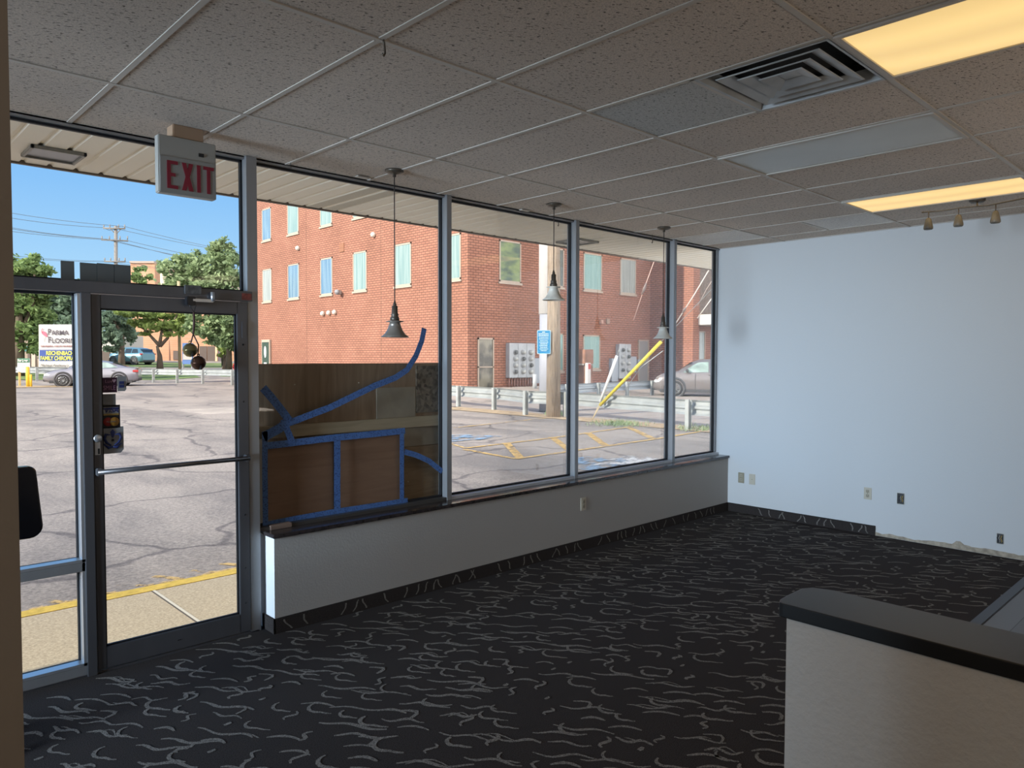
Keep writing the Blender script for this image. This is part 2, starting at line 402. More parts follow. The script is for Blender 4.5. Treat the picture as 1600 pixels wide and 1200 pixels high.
def squiggles(mb, ok, plane=None, cells=None):
    cu, cv = .185, .086
    for i in range(-60, 61):
        for j in range(-90, 91):
            kind = rnd.choices(['wave', 'hook', 'ess', 'seven', 'arc', 'dot', None], [30, 24, 12, 6, 16, 5, 12])[0]
            if kind is None: continue
            o = DX*(i*cu+rnd.uniform(-.04, .04)+(j % 2)*.1) + DY*(j*cv+rnd.uniform(-.02, .02)) + Vector((3, -1.5, 0))
            if not ok(o): continue
            pts = [o+DX*x+DY*y for x, y in stroke(kind)]
            if not all(ok(p) for p in pts): continue
            ribbon(mb, pts, rnd.uniform(.008, .012))
            if kind == 'wave' and rnd.random() < .45:
                ribbon(mb, [p+DY*.018*math.sin(k*.6)+DX*.04 for k, p in enumerate(pts[:6])] if all(ok(p+DX*.05) for p in pts) else pts, .005, .0016)
def okfloor(p):
    if not (-.9 < p.x < XR-.01 and -3.6 < p.y < YF-.01): return False
    if p.x > 1.0 and p.y > YK-.02: return False
    if p.x > 1.2 and p.y < -2.33: return False
    return True
squiggles(mb, okfloor)
struct(mb.build('floor', [carpet, squig]), 'dark carpet with light grey squiggle pattern')
struct(MB().box(1.15, XR, -9, -2.36, .0, .004).build('floor_planks', plank), 'grey vinyl plank floor beyond the half wall')
struct(MB().box(1.15, XR, -2.37, -2.30, .0, .012, bev=.004).build('trim_1', mat('transition_strip', (.045, .05, .065), .45)), 'dark transition strip between carpet and planks')

# walls
ww = MB(); ww.box(XR, XR+.15, -9, YB, 0, H+.1)
struct(ww.build('wall_right', white_wall), 'pale blue-white painted right wall')
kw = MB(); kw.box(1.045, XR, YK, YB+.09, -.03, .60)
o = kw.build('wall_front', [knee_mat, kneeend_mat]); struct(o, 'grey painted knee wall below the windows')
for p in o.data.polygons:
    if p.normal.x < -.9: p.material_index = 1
struct(MB().box(1.032, XR, YK-.02, YF+.02, .600, .625, bev=.004).build('trim_2', stone), 'dark polished window sill on the knee wall')
_w = PY(25, 600, -2.6)
struct(MB().box(-3.4, _w.x, -2.6, -2.48, 0, H+.1).build('wall_left', part_mat), 'brown-grey edge of the left partition wall')
struct(MB().box(-6.1, XR+.1, -9.1, -9, 0, H+.1).build('wall_back', white_wall))
struct(MB().box(-6.1, -6, -9, .9, 0, H+.1).build('wall_side', white_wall))
# chipped strip where the skirting is gone
mb = MB(); n = 60; prev = .034; pts = []
for i in range(n+1):
    y = -.97 - i*(1.9/n); prev = max(.02, min(.052, prev+rnd.uniform(-.008, .008))); pts.append((y, prev+(.025 if i in (22, 23) else 0)))
for (a, ha), (b_, hb) in zip(pts, pts[1:]): mb.poly([(XR, a, .002), (XR, b_, .002), (XR, b_, hb), (XR, a, ha)], thick=(-.004, 0, 0))
struct(mb.build('trim_3', mat('bare_plaster', (.42, .36, .28), .95, noise=(25, .35, (1, 1, 1)))), 'ragged bare plaster strip at the foot of the right wall')
# carpet baseboards
def base_strip(name, x0, x1, y0, y1, axis, label):
    mb = MB(); mb.box(x0, x1, y0, y1, 0, .095, bev=.002)
    n = int(max(x1-x0, y1-y0)/.085)
    for k in range(n):
        if rnd.random() < .25: continue
        sl = rnd.choice((-1, -1, 1))*rnd.uniform(.3, 1.2)
        t = (k+.5)/n; s0 = rnd.uniform(-.03, .03); w = .006; prevp = None
        for q in range(6):
            h = .012+q*.014; off = s0+.006*math.sin(q*1.1+k)+q*.009*sl
            if axis == 0: c = Vector((x0+(x1-x0)*t+off, y0-.0012, h)); d = Vector((w, 0, 0))
            elif axis == 1: c = Vector((x0-.0012, y0+(y1-y0)*t+off, h)); d = Vector((0, w, 0))
            if axis == 0 and not (x0+.01 < c.x < x1-.01): continue
            if axis == 1 and not (y0+.01 < c.y < y1-.01): continue
            cur = (mb.bm.verts.new(c-d), mb.bm.verts.new(c+d))
            if prevp:
                f = mb.bm.faces.new((prevp[0], prevp[1], cur[1], cur[0])); f.material_index = 1
            prevp = cur
    return struct(mb.build(name, [carpet, squig]), label)
base_strip('baseboard_front', 1.03, XR, YK-.012, YK, 0, 'carpet-covered skirting along the knee wall')
base_strip('baseboard_right', XR-.012, XR, -.97, YK-.013, 1, 'carpet-covered skirting on the right wall')
struct(MB().box(1.033, 1.045, YK-.012, YF+.04, 0, .095, bev=.002).build('baseboard_end', carpet))

# ceiling: tiles and grid
T = .6096; X0, X1, Y0, Y1 = -6, XR, -9, YB
mb = MB(); light_cells = []
def cell_skip(i, j):                            # cells that hold fittings rather than tiles (i column, j row)
    return (i, j) in {(8, -2), (3, -3), (5, -2)} or (i, j) == (3, -2)
cols = range(-10, 11)
for i in cols:
    for j in range(-8, 1):
        xa, xb = max(i*T, X0), min((i+1)*T, X1); ya, yb = j*2*T, min((j+1)*2*T, .79)
        if xa >= X1: continue
        if cell_skip(i, j):
            if (i, j) == (3, -2): mb.poly([(xa, ya+T, H), (xb, ya+T, H), (xb, yb, H), (xa, yb, H)], 2)
            continue
        if (i, j) == (9, -1): mb.poly([(xa, ya, H), (xb, ya, H), (xb, ya+T, H), (xa, ya+T, H)], 1); mb.poly([(xa, ya+T, H), (xb, ya+T, H), (xb, yb, H), (xa, yb, H)], 0); continue
        mi = 1 if (i, j) == (9, 0) else 0
        mb.poly([(xa, ya, H), (xb, ya, H), (xb, yb, H), (xa, yb, H)], mi)
struct(mb.build('ceiling', [tile_m, tile_lt, tile_gr]), 'fissured suspended ceiling tiles')
mb = MB(); w = .012
for i in cols:
    if X0 < i*T < X1: mb.box(i*T-w, i*T+w, Y0, .79, H-.004, H+.012)
for j in range(-7, 1): mb.box(X0, X1, j*2*T-w, j*2*T+w, H-.006, H+.012)
mb.box(3*T, 4*T, -3*T-w, -3*T+w, H-.004, H+.01); mb.box(9*T, 10*T, -T-w, -T+w, H-.004, H+.01)
mb.box(X0, X1, .765, .79, H-.008, H+.01); mb.box(XR-.02, XR, Y0, .79, H-.006, H+.01)
struct(mb.build('trim_4', tbar), 'painted metal grid of the suspended ceiling')
struct(MB().box(-7, 13, -9.2, .95, H+.35, H+.6).build('roof', roofm), 'flat roof over the room')

# soffit outside
mb = MB(); ZS = 3.0; p = .155; x = -6.0
while x < 13.5:
    for (a, b_, z0, z1) in ((x, x+.118, ZS, ZS), (x+.118, x+.128, ZS, ZS+.014), (x+.128, x+.145, ZS+.014, ZS+.014), (x+.145, x+p, ZS+.014, ZS)):
        mb.poly([(a, YB-.02, z0), (b_, YB-.02, z1), (b_, 2.09, z1), (a, 2.09, z0)])
    x += p
soff = struct(mb.build('soffit', [mat('soffit_panels', (.90, .85, .75), .6)]), 'ribbed cream soffit above the storefront')
mb = MB()
for (u, v) in ((560, 303), (655, 293)):
    q = PZ(u, v, ZS); bx = math.floor((q.x+6)/p)*p-6
    mb.box(bx+.004, bx+.114, YB+.02, 2.08, ZS-.003, ZS)
perf = mat('perforated_panel', (.3, .28, .24), .7)
_v = N(perf, 'ShaderNodeTexVoronoi', Scale=70.0, Randomness=0.0); _t = N(perf, 'ShaderNodeTexCoord'); L(perf, _t, 'Object', _v, 'Vector')
_r = ramp(perf, [(.28, (.06, .055, .05)), (.36, (.68, .64, .55))]); L(perf, _v, 'Distance', _r, 'Fac'); L(perf, _r, 'Color', B(perf), 'Base Color')
struct(mb.build('trim_5', perf), 'perforated vent strips in the soffit')
struct(MB().box(-7, 13.5, 2.09, 2.12, ZS-.012, ZS+.7).build('fascia', mat('fascia', (.16, .13, .11), .6)), 'dark fascia edge of the canopy')
struct(MB().box(-7, 13.5, .85, 2.12, ZS+.1, ZS+.6).build('canopy_deck', roofm))
for k, (u, v, lab) in enumerate(((84, 238, 'square recessed soffit light above the glass door side'), (902, 376, 'dark recessed soffit light beyond the third mullion'))):
    c = PZ(u, v, ZS); c = Vector((.125, 1.70, ZS)) if k == 0 else Vector((5.12, 1.73, ZS))
    t = thing('soffit_light', lab, 'light', c, 0, None)
    m_ = MB(); r = .15 if k == 0 else .17
    for a, b_, cc, d in ((-r, r, -r, -r+.02), (-r, r, r-.02, r), (-r, -r+.02, -r, r), (r-.02, r, -r, r)): m_.box(c.x+a, c.x+b_, c.y+cc, c.y+d, ZS-.022, ZS, bev=.003)
    m_.build('frame', mat('light_frame', (.30, .28, .25), .5), t)
    MB().box(c.x-r+.02, c.x+r-.02, c.y-r+.02, c.y+r-.02, ZS-.012, ZS-.002).build('lens', mat('grey_lens', (.16, .16, .17) if k == 0 else (.08, .07, .06), .25), t)

# ------------------------------------------------------------------ storefront
mull = [1.009, 2.551, 4.025, 5.565]; MW = .047
def frame_bar(mb, x0, x1, z0, z1, y0=YF, y1=YB): mb.box(x0, x1, y0, y1, z0, z1, bev=.002)
mb = MB()
for k, xr in enumerate(mull):
    frame_bar(mb, xr-MW-(.02 if k == 0 else 0), xr, 0.0 if k == 0 else .625, H)
    struct(mb.build('trim_mullion', alu_side)); mb = MB()
# left jamb of the door and frame head
frame_bar(mb, .030, .076, 0, 2.115, .725); struct(mb.build('trim_jamb', alu_dark)); mb = MB()
frame_bar(mb, -3.2, .962, 2.065, 2.125, .715); struct(mb.build('trim_header', alu_dark), 'aluminium header above the door')
mb = MB(); mb.box(-3.2, XR, .765, YB, H-.018, H+.02); struct(mb.build('trim_head', alu_side))
struct(MB().box(1.009, mull[1]-.01, .745, YB, .625, .648, bev=.002).build('trim_sill_dark', mat('dark_reflection_channel', (.07, .065, .06), .4, .3)), 'sill channel under the boarded pane, dark reflection put into its colour')  # dark reflection of the boards put into the channel colour
mb = MB(); mb.box(mull[1]-.01, XR, .745, YB, .625, .648, bev=.002); struct(mb.build('trim_sill', mat('light_sill_channel', (.55, .55, .57), .4, .5)), 'bright aluminium sill channel')
struct(MB().box(-6, -3.2, .7, YB, 0, H).build('wall_front_left', white_wall))
mb = MB(); frame_bar(mb, XR-.03, XR, .625, H, .78); struct(mb.build('trim_end', alu_side))
struct(MB().box(-3.2, XR, .79, YB-.03, H+.02, ZS+.3).build('wall_front_head', roofm))
struct(MB().box(-3.2, 1.0, .74, YB+.02, -.03, .012, bev=.003).build('threshold', alu_dark))
def window(name, x0, x1, z0, z1, label=None, frame_m=gasket):
    e = bpy.data.objects.new(name, None); C.objects.link(e); e.location = (x0, YG, z0); e['kind'] = 'structure'
    if label: e['label'] = label
    g = .014; mb = MB()
    for a in ((x0, x1, z0, z0+g), (x0, x1, z1-g, z1), (x0, x0+g, z0, z1), (x1-g, x1, z0, z1)): mb.box(a[0], a[1], YG-.012, YG+.012, a[2], a[3])
    mb.build('gasket', frame_m, e)
    MB().box(x0+.002, x1-.002, YG-.003, YG+.003, z0+.002, z1-.002).build('pane', glass, e)
    return e
wn = 1
for xa, xb in ((1.009, mull[1]-MW), (mull[1], mull[2]-MW), (mull[2], mull[3]-MW), (mull[3], XR-.03)):
    window('window_%d' % wn, xa, xb, .648, H-.018, ['first pane right of the door, lower half boarded', 'second pane right of the door', 'third pane right of the door', 'narrow last pane by the right wall'][wn-1]); wn += 1
window('window_5', -3.2, .942, 2.125, H-.018, 'transom pane above the glass door')
# sidelite: frame, middle rail, two panes
mb = MB(); frame_bar(mb, -3.2, .030, .575, .625, .735); frame_bar(mb, -3.2, .030, 0.01, .062, .735)
struct(mb.build('trim_sidelite', alu_side))
window('window_6', -3.2, .02, .625, 2.065, 'tall sidelite pane left of the door')
window('window_7', -3.2, .02, .062, .575, 'low sidelite pane left of the door')
mb = MB(); mb.box(.014, .030, .735, YB, .06, 2.06); mb.box(-3.2, .030, .735, .80, .625, .64); mb.box(-3.2, .030, .735, .80, .062, .077)
struct(mb.build('trim_sidelite_edge', alu_bright))

# glass door
d = bpy.data.objects.new('door_1', None); C.objects.link(d); d.location = (.942, .76, 0); d['kind'] = 'structure'; d['label'] = 'glass entrance door in a dark aluminium frame'
dx0, dx1, dz0, dz1 = .079, .940, .018, 2.06; dy0, dy1 = .735, .785
gx0, gx1, gz0, gz1 = .124, .874, .135, 1.985
mb = MB(); mb.box(dx0, gx0, dy0, dy1, dz0, dz1, bev=.003); mb.box(gx1, dx1, dy0, dy1, dz0, dz1, bev=.003)
mb.box(gx0, gx1, dy0, dy1, dz0, gz0, bev=.003); mb.box(gx0, gx1, dy0, dy1, gz1, dz1, bev=.003)
mb.build('door_frame', alu_dark, d)
mb = MB()
for a in ((gx0, gx1, gz0, gz0+.008), (gx0, gx1, gz1-.008, gz1), (gx0, gx0+.009, gz0, gz1), (gx1-.009, gx1, gz0, gz1)): mb.box(a[0], a[1], .752, .768, a[2], a[3])
mb.build('gasket', gasket, d)
MB().box(gx0, gx1, .757, .763, gz0, gz1).build('glass_pane', glass, d)
hb = MB(); hb.tube([(.085, .695, 1.105), (.925, .695, 1.105)], .014, 14); hb.build('push_bar', mat('push_bar_metal', (.18, .17, .17), .3, .8), d)
mb = MB()
for x in (.098, .915): mb.box(x-.014, x+.014, .69, .736, 1.085, 1.125, bev=.004)
mb.build('bar_bracket', alu_dark, d)
lk = MB(); lk.lathe([(0, 0), (.021, 0), (.021, .008), (.016, .012), (0, .012)], (.098, .735, 1.285), (0, -1, 0), 24); lk.build('lock_cylinder', alu_bright, d)
mb = MB(); mb.box(.085, .111, .732, .736, 1.195, 1.265, bev=.001); pl = mb.build('latch_plate', alu_bright, d)
MB().box(.0985, .107, .728, .733, 1.20, 1.23).build('thumb_lever', black, d)
hg = MB(); hg.box(.9, .93, .728, .736, 1.84, 1.94, bev=.002); hg.build('pivot_cover', alu_dark, d)
sc = MB()
for z in (1.80, 1.45, 1.1, .75, .42, .2): sc.lathe([(0, 0), (.006, 0), (.006, .002), (0, .002)], (.908, .735, z), (0, -1, 0), 8)
sc.build('screws', black, d)
MB().box(.497, .517, .732, .735, .072, .076).build('maker_mark', black, d)
# closer arm on the header
t = thing('door_closer', 'metal closer arm fixed between the header and the top door rail', 'door closer', (.62, .70, 2.03))
a0 = PY(300, 469, .70); a1 = PY(333, 466, .70)
MB().box(a0.x, a1.x, .688, .70, a0.z-.008, a0.z+.010, bev=.003).build('arm', alu_bright, t)
MB().tube([(a1.x-.005, .694, a1.z-.02), (a1.x-.005, .694, a1.z+.035)], .012).build('pivot', alu_bright, t)
MB().box(a0.x-.03, a0.x+.02, .69, .735, a0.z-.03, a0.z+.02, bev=.004).build('shoe', black, t)
b0 = PY(303, 454, .70)
MB().box(b0.x-.05, b0.x+.045, .70, .716, b0.z-.02, b0.z+.03, bev=.003).build('header_bracket', mat('scuffed_bracket', (.13, .13, .13), .5, .4, noise=(30, .7, (1, 1, 1))), t)
o = MB().box(.895, .955, .712, .7145, 2.072, 2.112).build('warning_sticker', mat('faded_red_sticker', (.25, .06, .045), .6, noise=(40, .6, (1, 1, 1))))
tag(rebase(o, (.925, .7145, 2.072)), 'small faded red sticker at the right end of the door header', 'sticker')

# ------------------------------------------------------------------ THINGS indoors
# exit sign
ex = thing('exit_sign', 'white box exit sign with red letters hanging from the ceiling', 'exit sign', (.47, .46, H))
MB().box(.322, .622, .40, .455, 2.585, 2.885, bev=.004).build('housing', plastic_white, ex)
MB().box(.326, .618, .394, .402, 2.588, 2.778, bev=.003).build('face_plate', mat('exit_face', (.30, .29, .27), .5), ex)
MB().box(.40, .56, .41, .50, 2.885, H, bev=.004).build('ceiling_mount', mat('tan_mount', (.38, .25, .16), .6), ex)
MB().box(.528, .556, .396, .4, 2.803, 2.822, bev=.001).build('test_window', black, ex)
lt = MB(); yy = .392
def bar(pts): lt.poly([(x, yy, z) for x, z in pts], thick=(0, .003, 0))
zb, zt, s = 2.61, 2.755, .019
def glyph(k, x, w_):
    if k == 'E':
        bar([(x, zb), (x+s, zb), (x+s, zt), (x, zt)]); bar([(x+s, zt-.018), (x+w_, zt-.018), (x+w_, zt), (x+s, zt)])
        bar([(x+s, zb), (x+w_, zb), (x+w_, zb+.018), (x+s, zb+.018)]); m_ = (zb+zt)/2; bar([(x+s, m_-.009), (x+w_-.012, m_-.009), (x+w_-.012, m_+.009), (x+s, m_+.009)])
    if k == 'X':
        bar([(x, zb), (x+s+.003, zb), (x+w_, zt), (x+w_-s-.003, zt)]); lt.poly([(q, yy-.0006, z) for q, z in ((x+w_-s-.003, zb), (x+w_, zb), (x+s+.003, zt), (x, zt))], thick=(0, .003, 0))
    if k == 'I': bar([(x, zb), (x+s, zb), (x+s, zt), (x, zt)])
    if k == 'T':
        c = x+w_/2; bar([(c-s/2, zb), (c+s/2, zb), (c+s/2, zt-.018), (c-s/2, zt-.018)]); bar([(x, zt-.018), (x+w_, zt-.018), (x+w_, zt), (x, zt)])
glyph('E', .362, .055); glyph('X', .437, .060); glyph('I', .516, .02); glyph('T', .550, .056)
lt.build('lettering', red, ex)

# pendant lamps
def pendant(x, zb_, lab, shade_m):
    y = .41; t = thing('pendant_lamp', lab, 'pendant lamp', (x, y, H), 0, 'pendant lamps along the windows')
    MB().lathe([(0, 0), (.062, 0), (.062, -.012), (.045, -.022), (.012, -.028), (.012, -.045), (0, -.045)], (x, y, H)).build('ceiling_canopy', bronze, t)
    MB().tube([(x, y, H-.04), (x, y, zb_+.235)], .0035, 8).build('cord', mat('cord_dark', (.05, .04, .035), .6), t)
    MB().lathe([(0, .245), (.006, .24), (.008, .225), (.014, .22), (.009, .212), (.019, .206), (.02, .16), (.026, .15), (.022, .14), (.03, .128), (.03, .11), (0, .11)], (x, y, zb_)).build('socket_cap', bronze, t)
    MB().lathe([(.03, .112), (.058, .106), (.058, .102), (.034, .098), (.042, .07), (.052, .045), (.068, .022), (.092, .003), (.092, 0), (.088, .001), (.064, .022), (.048, .045), (.038, .07), (.028, .1)], (x, y, zb_), n=36).build('shade', shade_m, t)
    MB().sphere((x, y, zb_+.05), .02).build('bulb', mat('bulb_off', (.6, .58, .5), .2), t)
sh1 = mat('pewter_shade', (.26, .225, .19), .4, .5); sh2 = mat('stone_glass_shade', (.70, .64, .54), .35, noise=(14, .25, (1, 1, 1))); sh3 = mat('grey_shade', (.56, .52, .45), .45)
pendant(1.80, 1.857, 'bell pendant lamp hanging lowest, in front of the boarded first pane', sh1)
pendant(3.335, 2.186, 'short pendant lamp with mottled shade hanging before the wooden pole', sh2)
pendant(4.853, 1.905, 'bell pendant lamp nearest the right wall', sh3)

# ceiling fittings
def lens_mat(name, col, st, dirt_=.06):
    m = mat(name, col, .5, emis=col, es=st); tc = N(m, 'ShaderNodeTexCoord'); sp = m.node_tree.nodes.new('ShaderNodeSeparateXYZ'); L(m, tc, 'Generated', sp, 0)
    r = ramp(m, [(0, tuple(c*.80 for c in col)), (.26, col), (.5, tuple(c*.84 for c in col)), (.74, col), (1, tuple(c*.78 for c in col))]); L(m, sp, 0, r, 'Fac')
    L(m, r, 'Color', B(m), 'Emission Color'); B(m).inputs['Base Color'].default_value = (.3, .25, .18, 1); return m
lens_on = lens_mat('lit_lens', (1.0, .69, .27), 1.0)
lens_off = mat('unlit_lens', (.46, .44, .38), .35, noise=(1.2, .15, (1, 1, 1)))
def troffer(i, j, lab, m, sag=0):
    xa, ya = i*T, j*2*T; t = thing('ceiling_light', lab, 'ceiling light', (xa+T/2, ya+T, H), 0)
    mb = MB()
    for a in ((xa+.008, xa+T-.008, ya+.008, ya+.03), (xa+.008, xa+T-.008, ya+2*T-.03, ya+2*T-.008), (xa+.008, xa+.03, ya+.03, ya+2*T-.03), (xa+T-.03, xa+T-.008, ya+.03, ya+2*T-.03)): mb.box(*a, H-.012, H+.01)
    mb.build('frame', tbar, t)
    mb = MB(); nx, ny = 10, 16; g = [[None]*(ny+1) for _ in range(nx+1)]
    for a in range(nx+1):
        for b_ in range(ny+1):
            u, v = a/nx, b_/ny; z = H-.004-sag*math.sin(PI*u)**.5*math.sin(PI*v)**.6
            g[a][b_] = mb.bm.verts.new((xa+.02+u*(T-.04), ya+.02+v*(2*T-.04), z))
    for a in range(nx):
        for b_ in range(ny): f = mb.bm.faces.new((g[a][b_], g[a+1][b_], g[a+1][b_+1], g[a][b_+1])); f.smooth = True
    mb.build('lens', m, t); 
    MB().box(xa+.015, xa+T-.015, ya+.015, ya+2*T-.015, H+.012, H+.1).build('housing', tbar, t)
troffer(3, -3, 'large lit fluorescent panel with a sagging yellow lens, beside the air diffuser', lens_on, .03)
troffer(8, -2, 'lit fluorescent panel far off above the track light', lens_on, .012)
troffer(5, -2, 'unlit ceiling light with a dull white lens', lens_off, .012)
# square air diffuser
xa, ya = 3*T, -4*T; t = thing('air_diffuser', 'square ceiling air diffuser with nested louvres and dusty stains', 'air vent', (xa+T/2, ya+T/2, H))
dif_m = mat('diffuser_grey', (.42, .43, .43), .45, .1, noise=(4, .35, (1, 1, 1))); dif_d = mat('diffuser_dark', (.035, .035, .035), .8)
cx, cy = xa+T/2, ya+T/2
def sqring(mb, r0, z0, r1, z1):
    a = [mb.bm.verts.new((cx+sx*r0, cy+sy*r0, z0)) for sx, sy in ((-1, -1), (1, -1), (1, 1), (-1, 1))]; b_ = [mb.bm.verts.new((cx+sx*r1, cy+sy*r1, z1)) for sx, sy in ((-1, -1), (1, -1), (1, 1), (-1, 1))]
    for k in range(4): mb.bm.faces.new((a[k], a[(k+1) % 4], b_[(k+1) % 4], b_[k]))
mb = MB(); sqring(mb, .297, H-.006, .282, H-.006); sqring(mb, .282, H-.006, .262, H+.05); mb.build('outer_frame', dif_m, t)
MB().box(cx-.29, cx+.29, cy-.29, cy+.29, H+.09, H+.1).build('plenum', dif_d, t)
for k, r in enumerate((.232, .165, .098)):
    mb = MB(); sqring(mb, r, H-.004, r-.055, H+.016); sqring(mb, r, H-.004, r-.004, H-.008); sqring(mb, r-.004, H-.008, r-.058, H+.012)
    if k == 2: mb.poly([(cx-.04, cy-.04, H+.014), (cx+.04, cy-.04, H+.014), (cx+.04, cy+.04, H+.014), (cx-.04, cy+.04, H+.014)])
    mb.build('louvre', dif_m, t)
# track light
zc = H; t = thing('track_light', 'curved rail of three hanging spotlights near the right wall', 'track light', (5.5, -2.0, H))
ys = [-1.58, -1.81, -2.07]
R = [PZ(1440, 332, H-.09), PZ(1470, 330, H-.09), PZ(1500, 325, H-.09), PZ(1545, 321, H-.09), PZ(1600, 310, H-.09), PZ(1680, 292, H-.09)]
MB().tube(R, .005, 8).build('rail', bronze, t)
c = PZ(1527, 315, H-.02); MB().lathe([(0, 0), (.055, 0), (.055, -.018), (.04, -.03), (0, -.03)], (c.x, c.y, H)).build('ceiling_canopy', bronze, t)
MB().tube([(c.x, c.y, H-.02), PZ(1527, 322, H-.09)], .006, 8).build('stem', bronze, t)
for (u, v) in ((1451, 331), (1498, 325.5), (1556, 319.5)):
    q = PZ(u, v, H-.09)
    MB().tube([q, q-Vector((0, 0, .05))], .004, 8).build('hanger', bronze, t)
    h = MB(); h.lathe([(0, -.045), (.012, -.048), (.02, -.06), (.026, -.085), (.033, -.115), (.034, -.13), (.028, -.138), (0, -.136)], q, n=20); h.build('spot_head', mat('brushed_spot', (.16, .14, .11), .5, .2, noise=(25, .6, (1, 1, .3))), t)
q = PZ(1640, 302, H-.09)
# ceiling hook and hanging wires
def hook(u, v, lab, ln=.05):
    q = PZ(u, v, H-.006); o = MB().tube([q, q+Vector((.004, 0, -.012)), q+Vector((.008, 0, -ln)), q+Vector((.002, 0, -ln-.012)), q+Vector((-.006, 0, -ln-.004))], .004, 8).build('ceiling_hook', bronze)
    tag(rebase(o, q), lab, 'hook')
hook(599, 62, 'small hook hanging from a crossing of the ceiling grid', .05)
hook(454, 255, 'tiny hook on the ceiling edge above the first wide pane', .012)
hook(872, 346, 'thin wire stub on the ceiling edge left of the third mullion', .03)
hook(1019, 367, 'thin wire hanging from the ceiling edge beside the last pendant lamp', .07)
for (u, v, lab) in ((1123+(-556), 276, 'cream clip on the ceiling edge above the boarded pane'), (820, 328, 'cream clip on the ceiling edge above the second pane')):
    q = PZ(u, v, H-.004); o = MB().box(q.x-.05, q.x+.05, q.y-.02, q.y+.02, H-.012, H-.004, bev=.002).build('ceiling_clip', tbar); tag(rebase(o, q), lab, 'clip')

# outlets
def outlet(cx_, cy_, cz_, face, lab, kind='duplex', dark=False):
    t = thing('wall_outlet' if kind == 'duplex' else 'blank_wall_plate', lab, 'outlet' if kind == 'duplex' else 'wall plate', (cx_, cy_, cz_))
    pm = mat('plate_dark', (.30, .27, .19), .5) if dark else cream  # one outlet gets a darker plate
    def bx(m, a, b_, c0, c1, d0, d1, **k):      # a..b along the wall, c out of the wall
        if face == 'Y': return m.box(cx_+a, cx_+b_, cy_-c1, cy_-c0, cz_+d0, cz_+d1, **k)
        return m.box(cx_-c1, cx_-c0, cy_+a, cy_+b_, cz_+d0, cz_+d1, **k)
    bx(MB(), -.036, .036, 0, .006, -.058, .058, bev=.002).build('cover_plate', pm, t)
    if kind == 'duplex':
        for s in (-.022, .022):
            r = bx(MB(), -.016, .016, .006, .009, s-.016, s+.016, bev=.002).build('receptacle', mat('receptacle', (.40, .36, .27), .5), t)
            m_ = MB(); bx(m_, -.009, -.006, .009, .0096, s-.004, s+.008); bx(m_, .005, .008, .009, .0096, s-.004, s+.007); bx(m_, -.0025, .0025, .009, .0096, s-.012, s-.007); m_.build('slots', black, r)
    m_ = MB(); bx(m_, -.003, .003, .006, .0075, -.003, .003); m_.build('screw', bronze, t)
outlet(3.965, YK, .415, 'Y', 'cream duplex outlet on the knee wall under the windows')
outlet(XR, .462, .392, 'X', 'darker duplex outlet on the right wall next to the window corner', dark=True)
outlet(XR, .330, .390, 'X', 'blank cream plate on the right wall beside the darker outlet', kind='blank')
outlet(XR, -.891, .401, 'X', 'cream duplex outlet on the right wall above the end of the skirting')
def open_box(y, z, lab, w_=.03, hh=.05):
    t = thing('open_electrical_box', lab, 'electrical box', (XR, y, z))
    m_ = MB(); m_.box(XR-.003, XR-.0005, y-w_, y+w_, z-hh, z+hh); m_.build('box_opening', black, t)
    m_ = MB()
    for a in ((-w_-.004, -w_, -hh, hh), (w_, w_+.004, -hh, hh), (-w_, w_, hh, hh+.004), (-w_, w_, -hh-.006, -hh)): m_.box(XR-.005, XR, y+a[0], y+a[1], z+a[2], z+a[3])
    m_.build('box_rim', mat('torn_rim', (.5, .48, .43), .9), t)
    for k, cm in enumerate(((.5, .35, .12), (.4, .38, .34), (.06, .06, .07))):
        yy_ = y-w_+.012+k*.014; MB().tube([(XR-.004, yy_, z+.03), (XR-.012, yy_+.006, z+.005), (XR-.008, yy_-.003, z-.02), (XR-.004, yy_+.004, z-.032)], .0035, 6).build('wire', mat('wire_%d' % k, cm, .5), t)
open_box(-1.192, .393, 'uncovered electrical box with loose wires, high on the right wall')
open_box(-2.005, .158, 'small dark uncovered electrical box low on the right wall', .024, .042)

# half wall and its counter top
t = thing('half_wall', 'white textured half wall with a black counter top in the foreground', 'half wall', (.95, -4.5, 0))
MB().box(.872, 1.03, -8.9, -2.765, 0, 1.032).build('wall_body', half_mat, t)
mb = MB(); pts = [(.858, -8.9), (1.072, -8.9), (1.072, -2.80), (1.055, -2.752), (1.025, -2.735), (.935, -2.735), (.885, -2.738), (.862, -2.748), (.858, -2.76)]
mb.poly([(x, y, 1.033) for x, y in pts], thick=(0, 0, .038)); o = mb.build('countertop', [counter, counter_edge], t, bev=.003)
for pl_ in o.data.polygons:
    if abs(pl_.normal.z) < .5: pl_.material_index = 1

# grey tiles propped on the header
for k, (u0, u1, v, vt, lab) in enumerate(((95, 116, 431, 407, 'single grey tile standing alone on the door header'), (125, 151, 434, 410, 'leftmost of three touching grey tiles on the door header'), (151.5, 178, 435, 411, 'middle one of three touching grey tiles on the door header'), (178.5, 204, 437, 413, 'rightmost of three touching grey tiles on the door header'))):
    a = PY(u0, v, .79); b_ = PY(u1, v, .79); z1 = PY(u0, vt, .79).z
    o = MB().box(a.x, b_.x, .784, .793, 2.125, z1, bev=.001).build('grey_tile', mat('slate_tile', (.11, .115, .11), .6)); tag(rebase(o, ((a.x+b_.x)/2, .79, 2.125)), lab, 'tile', 'grey tiles on the door header')

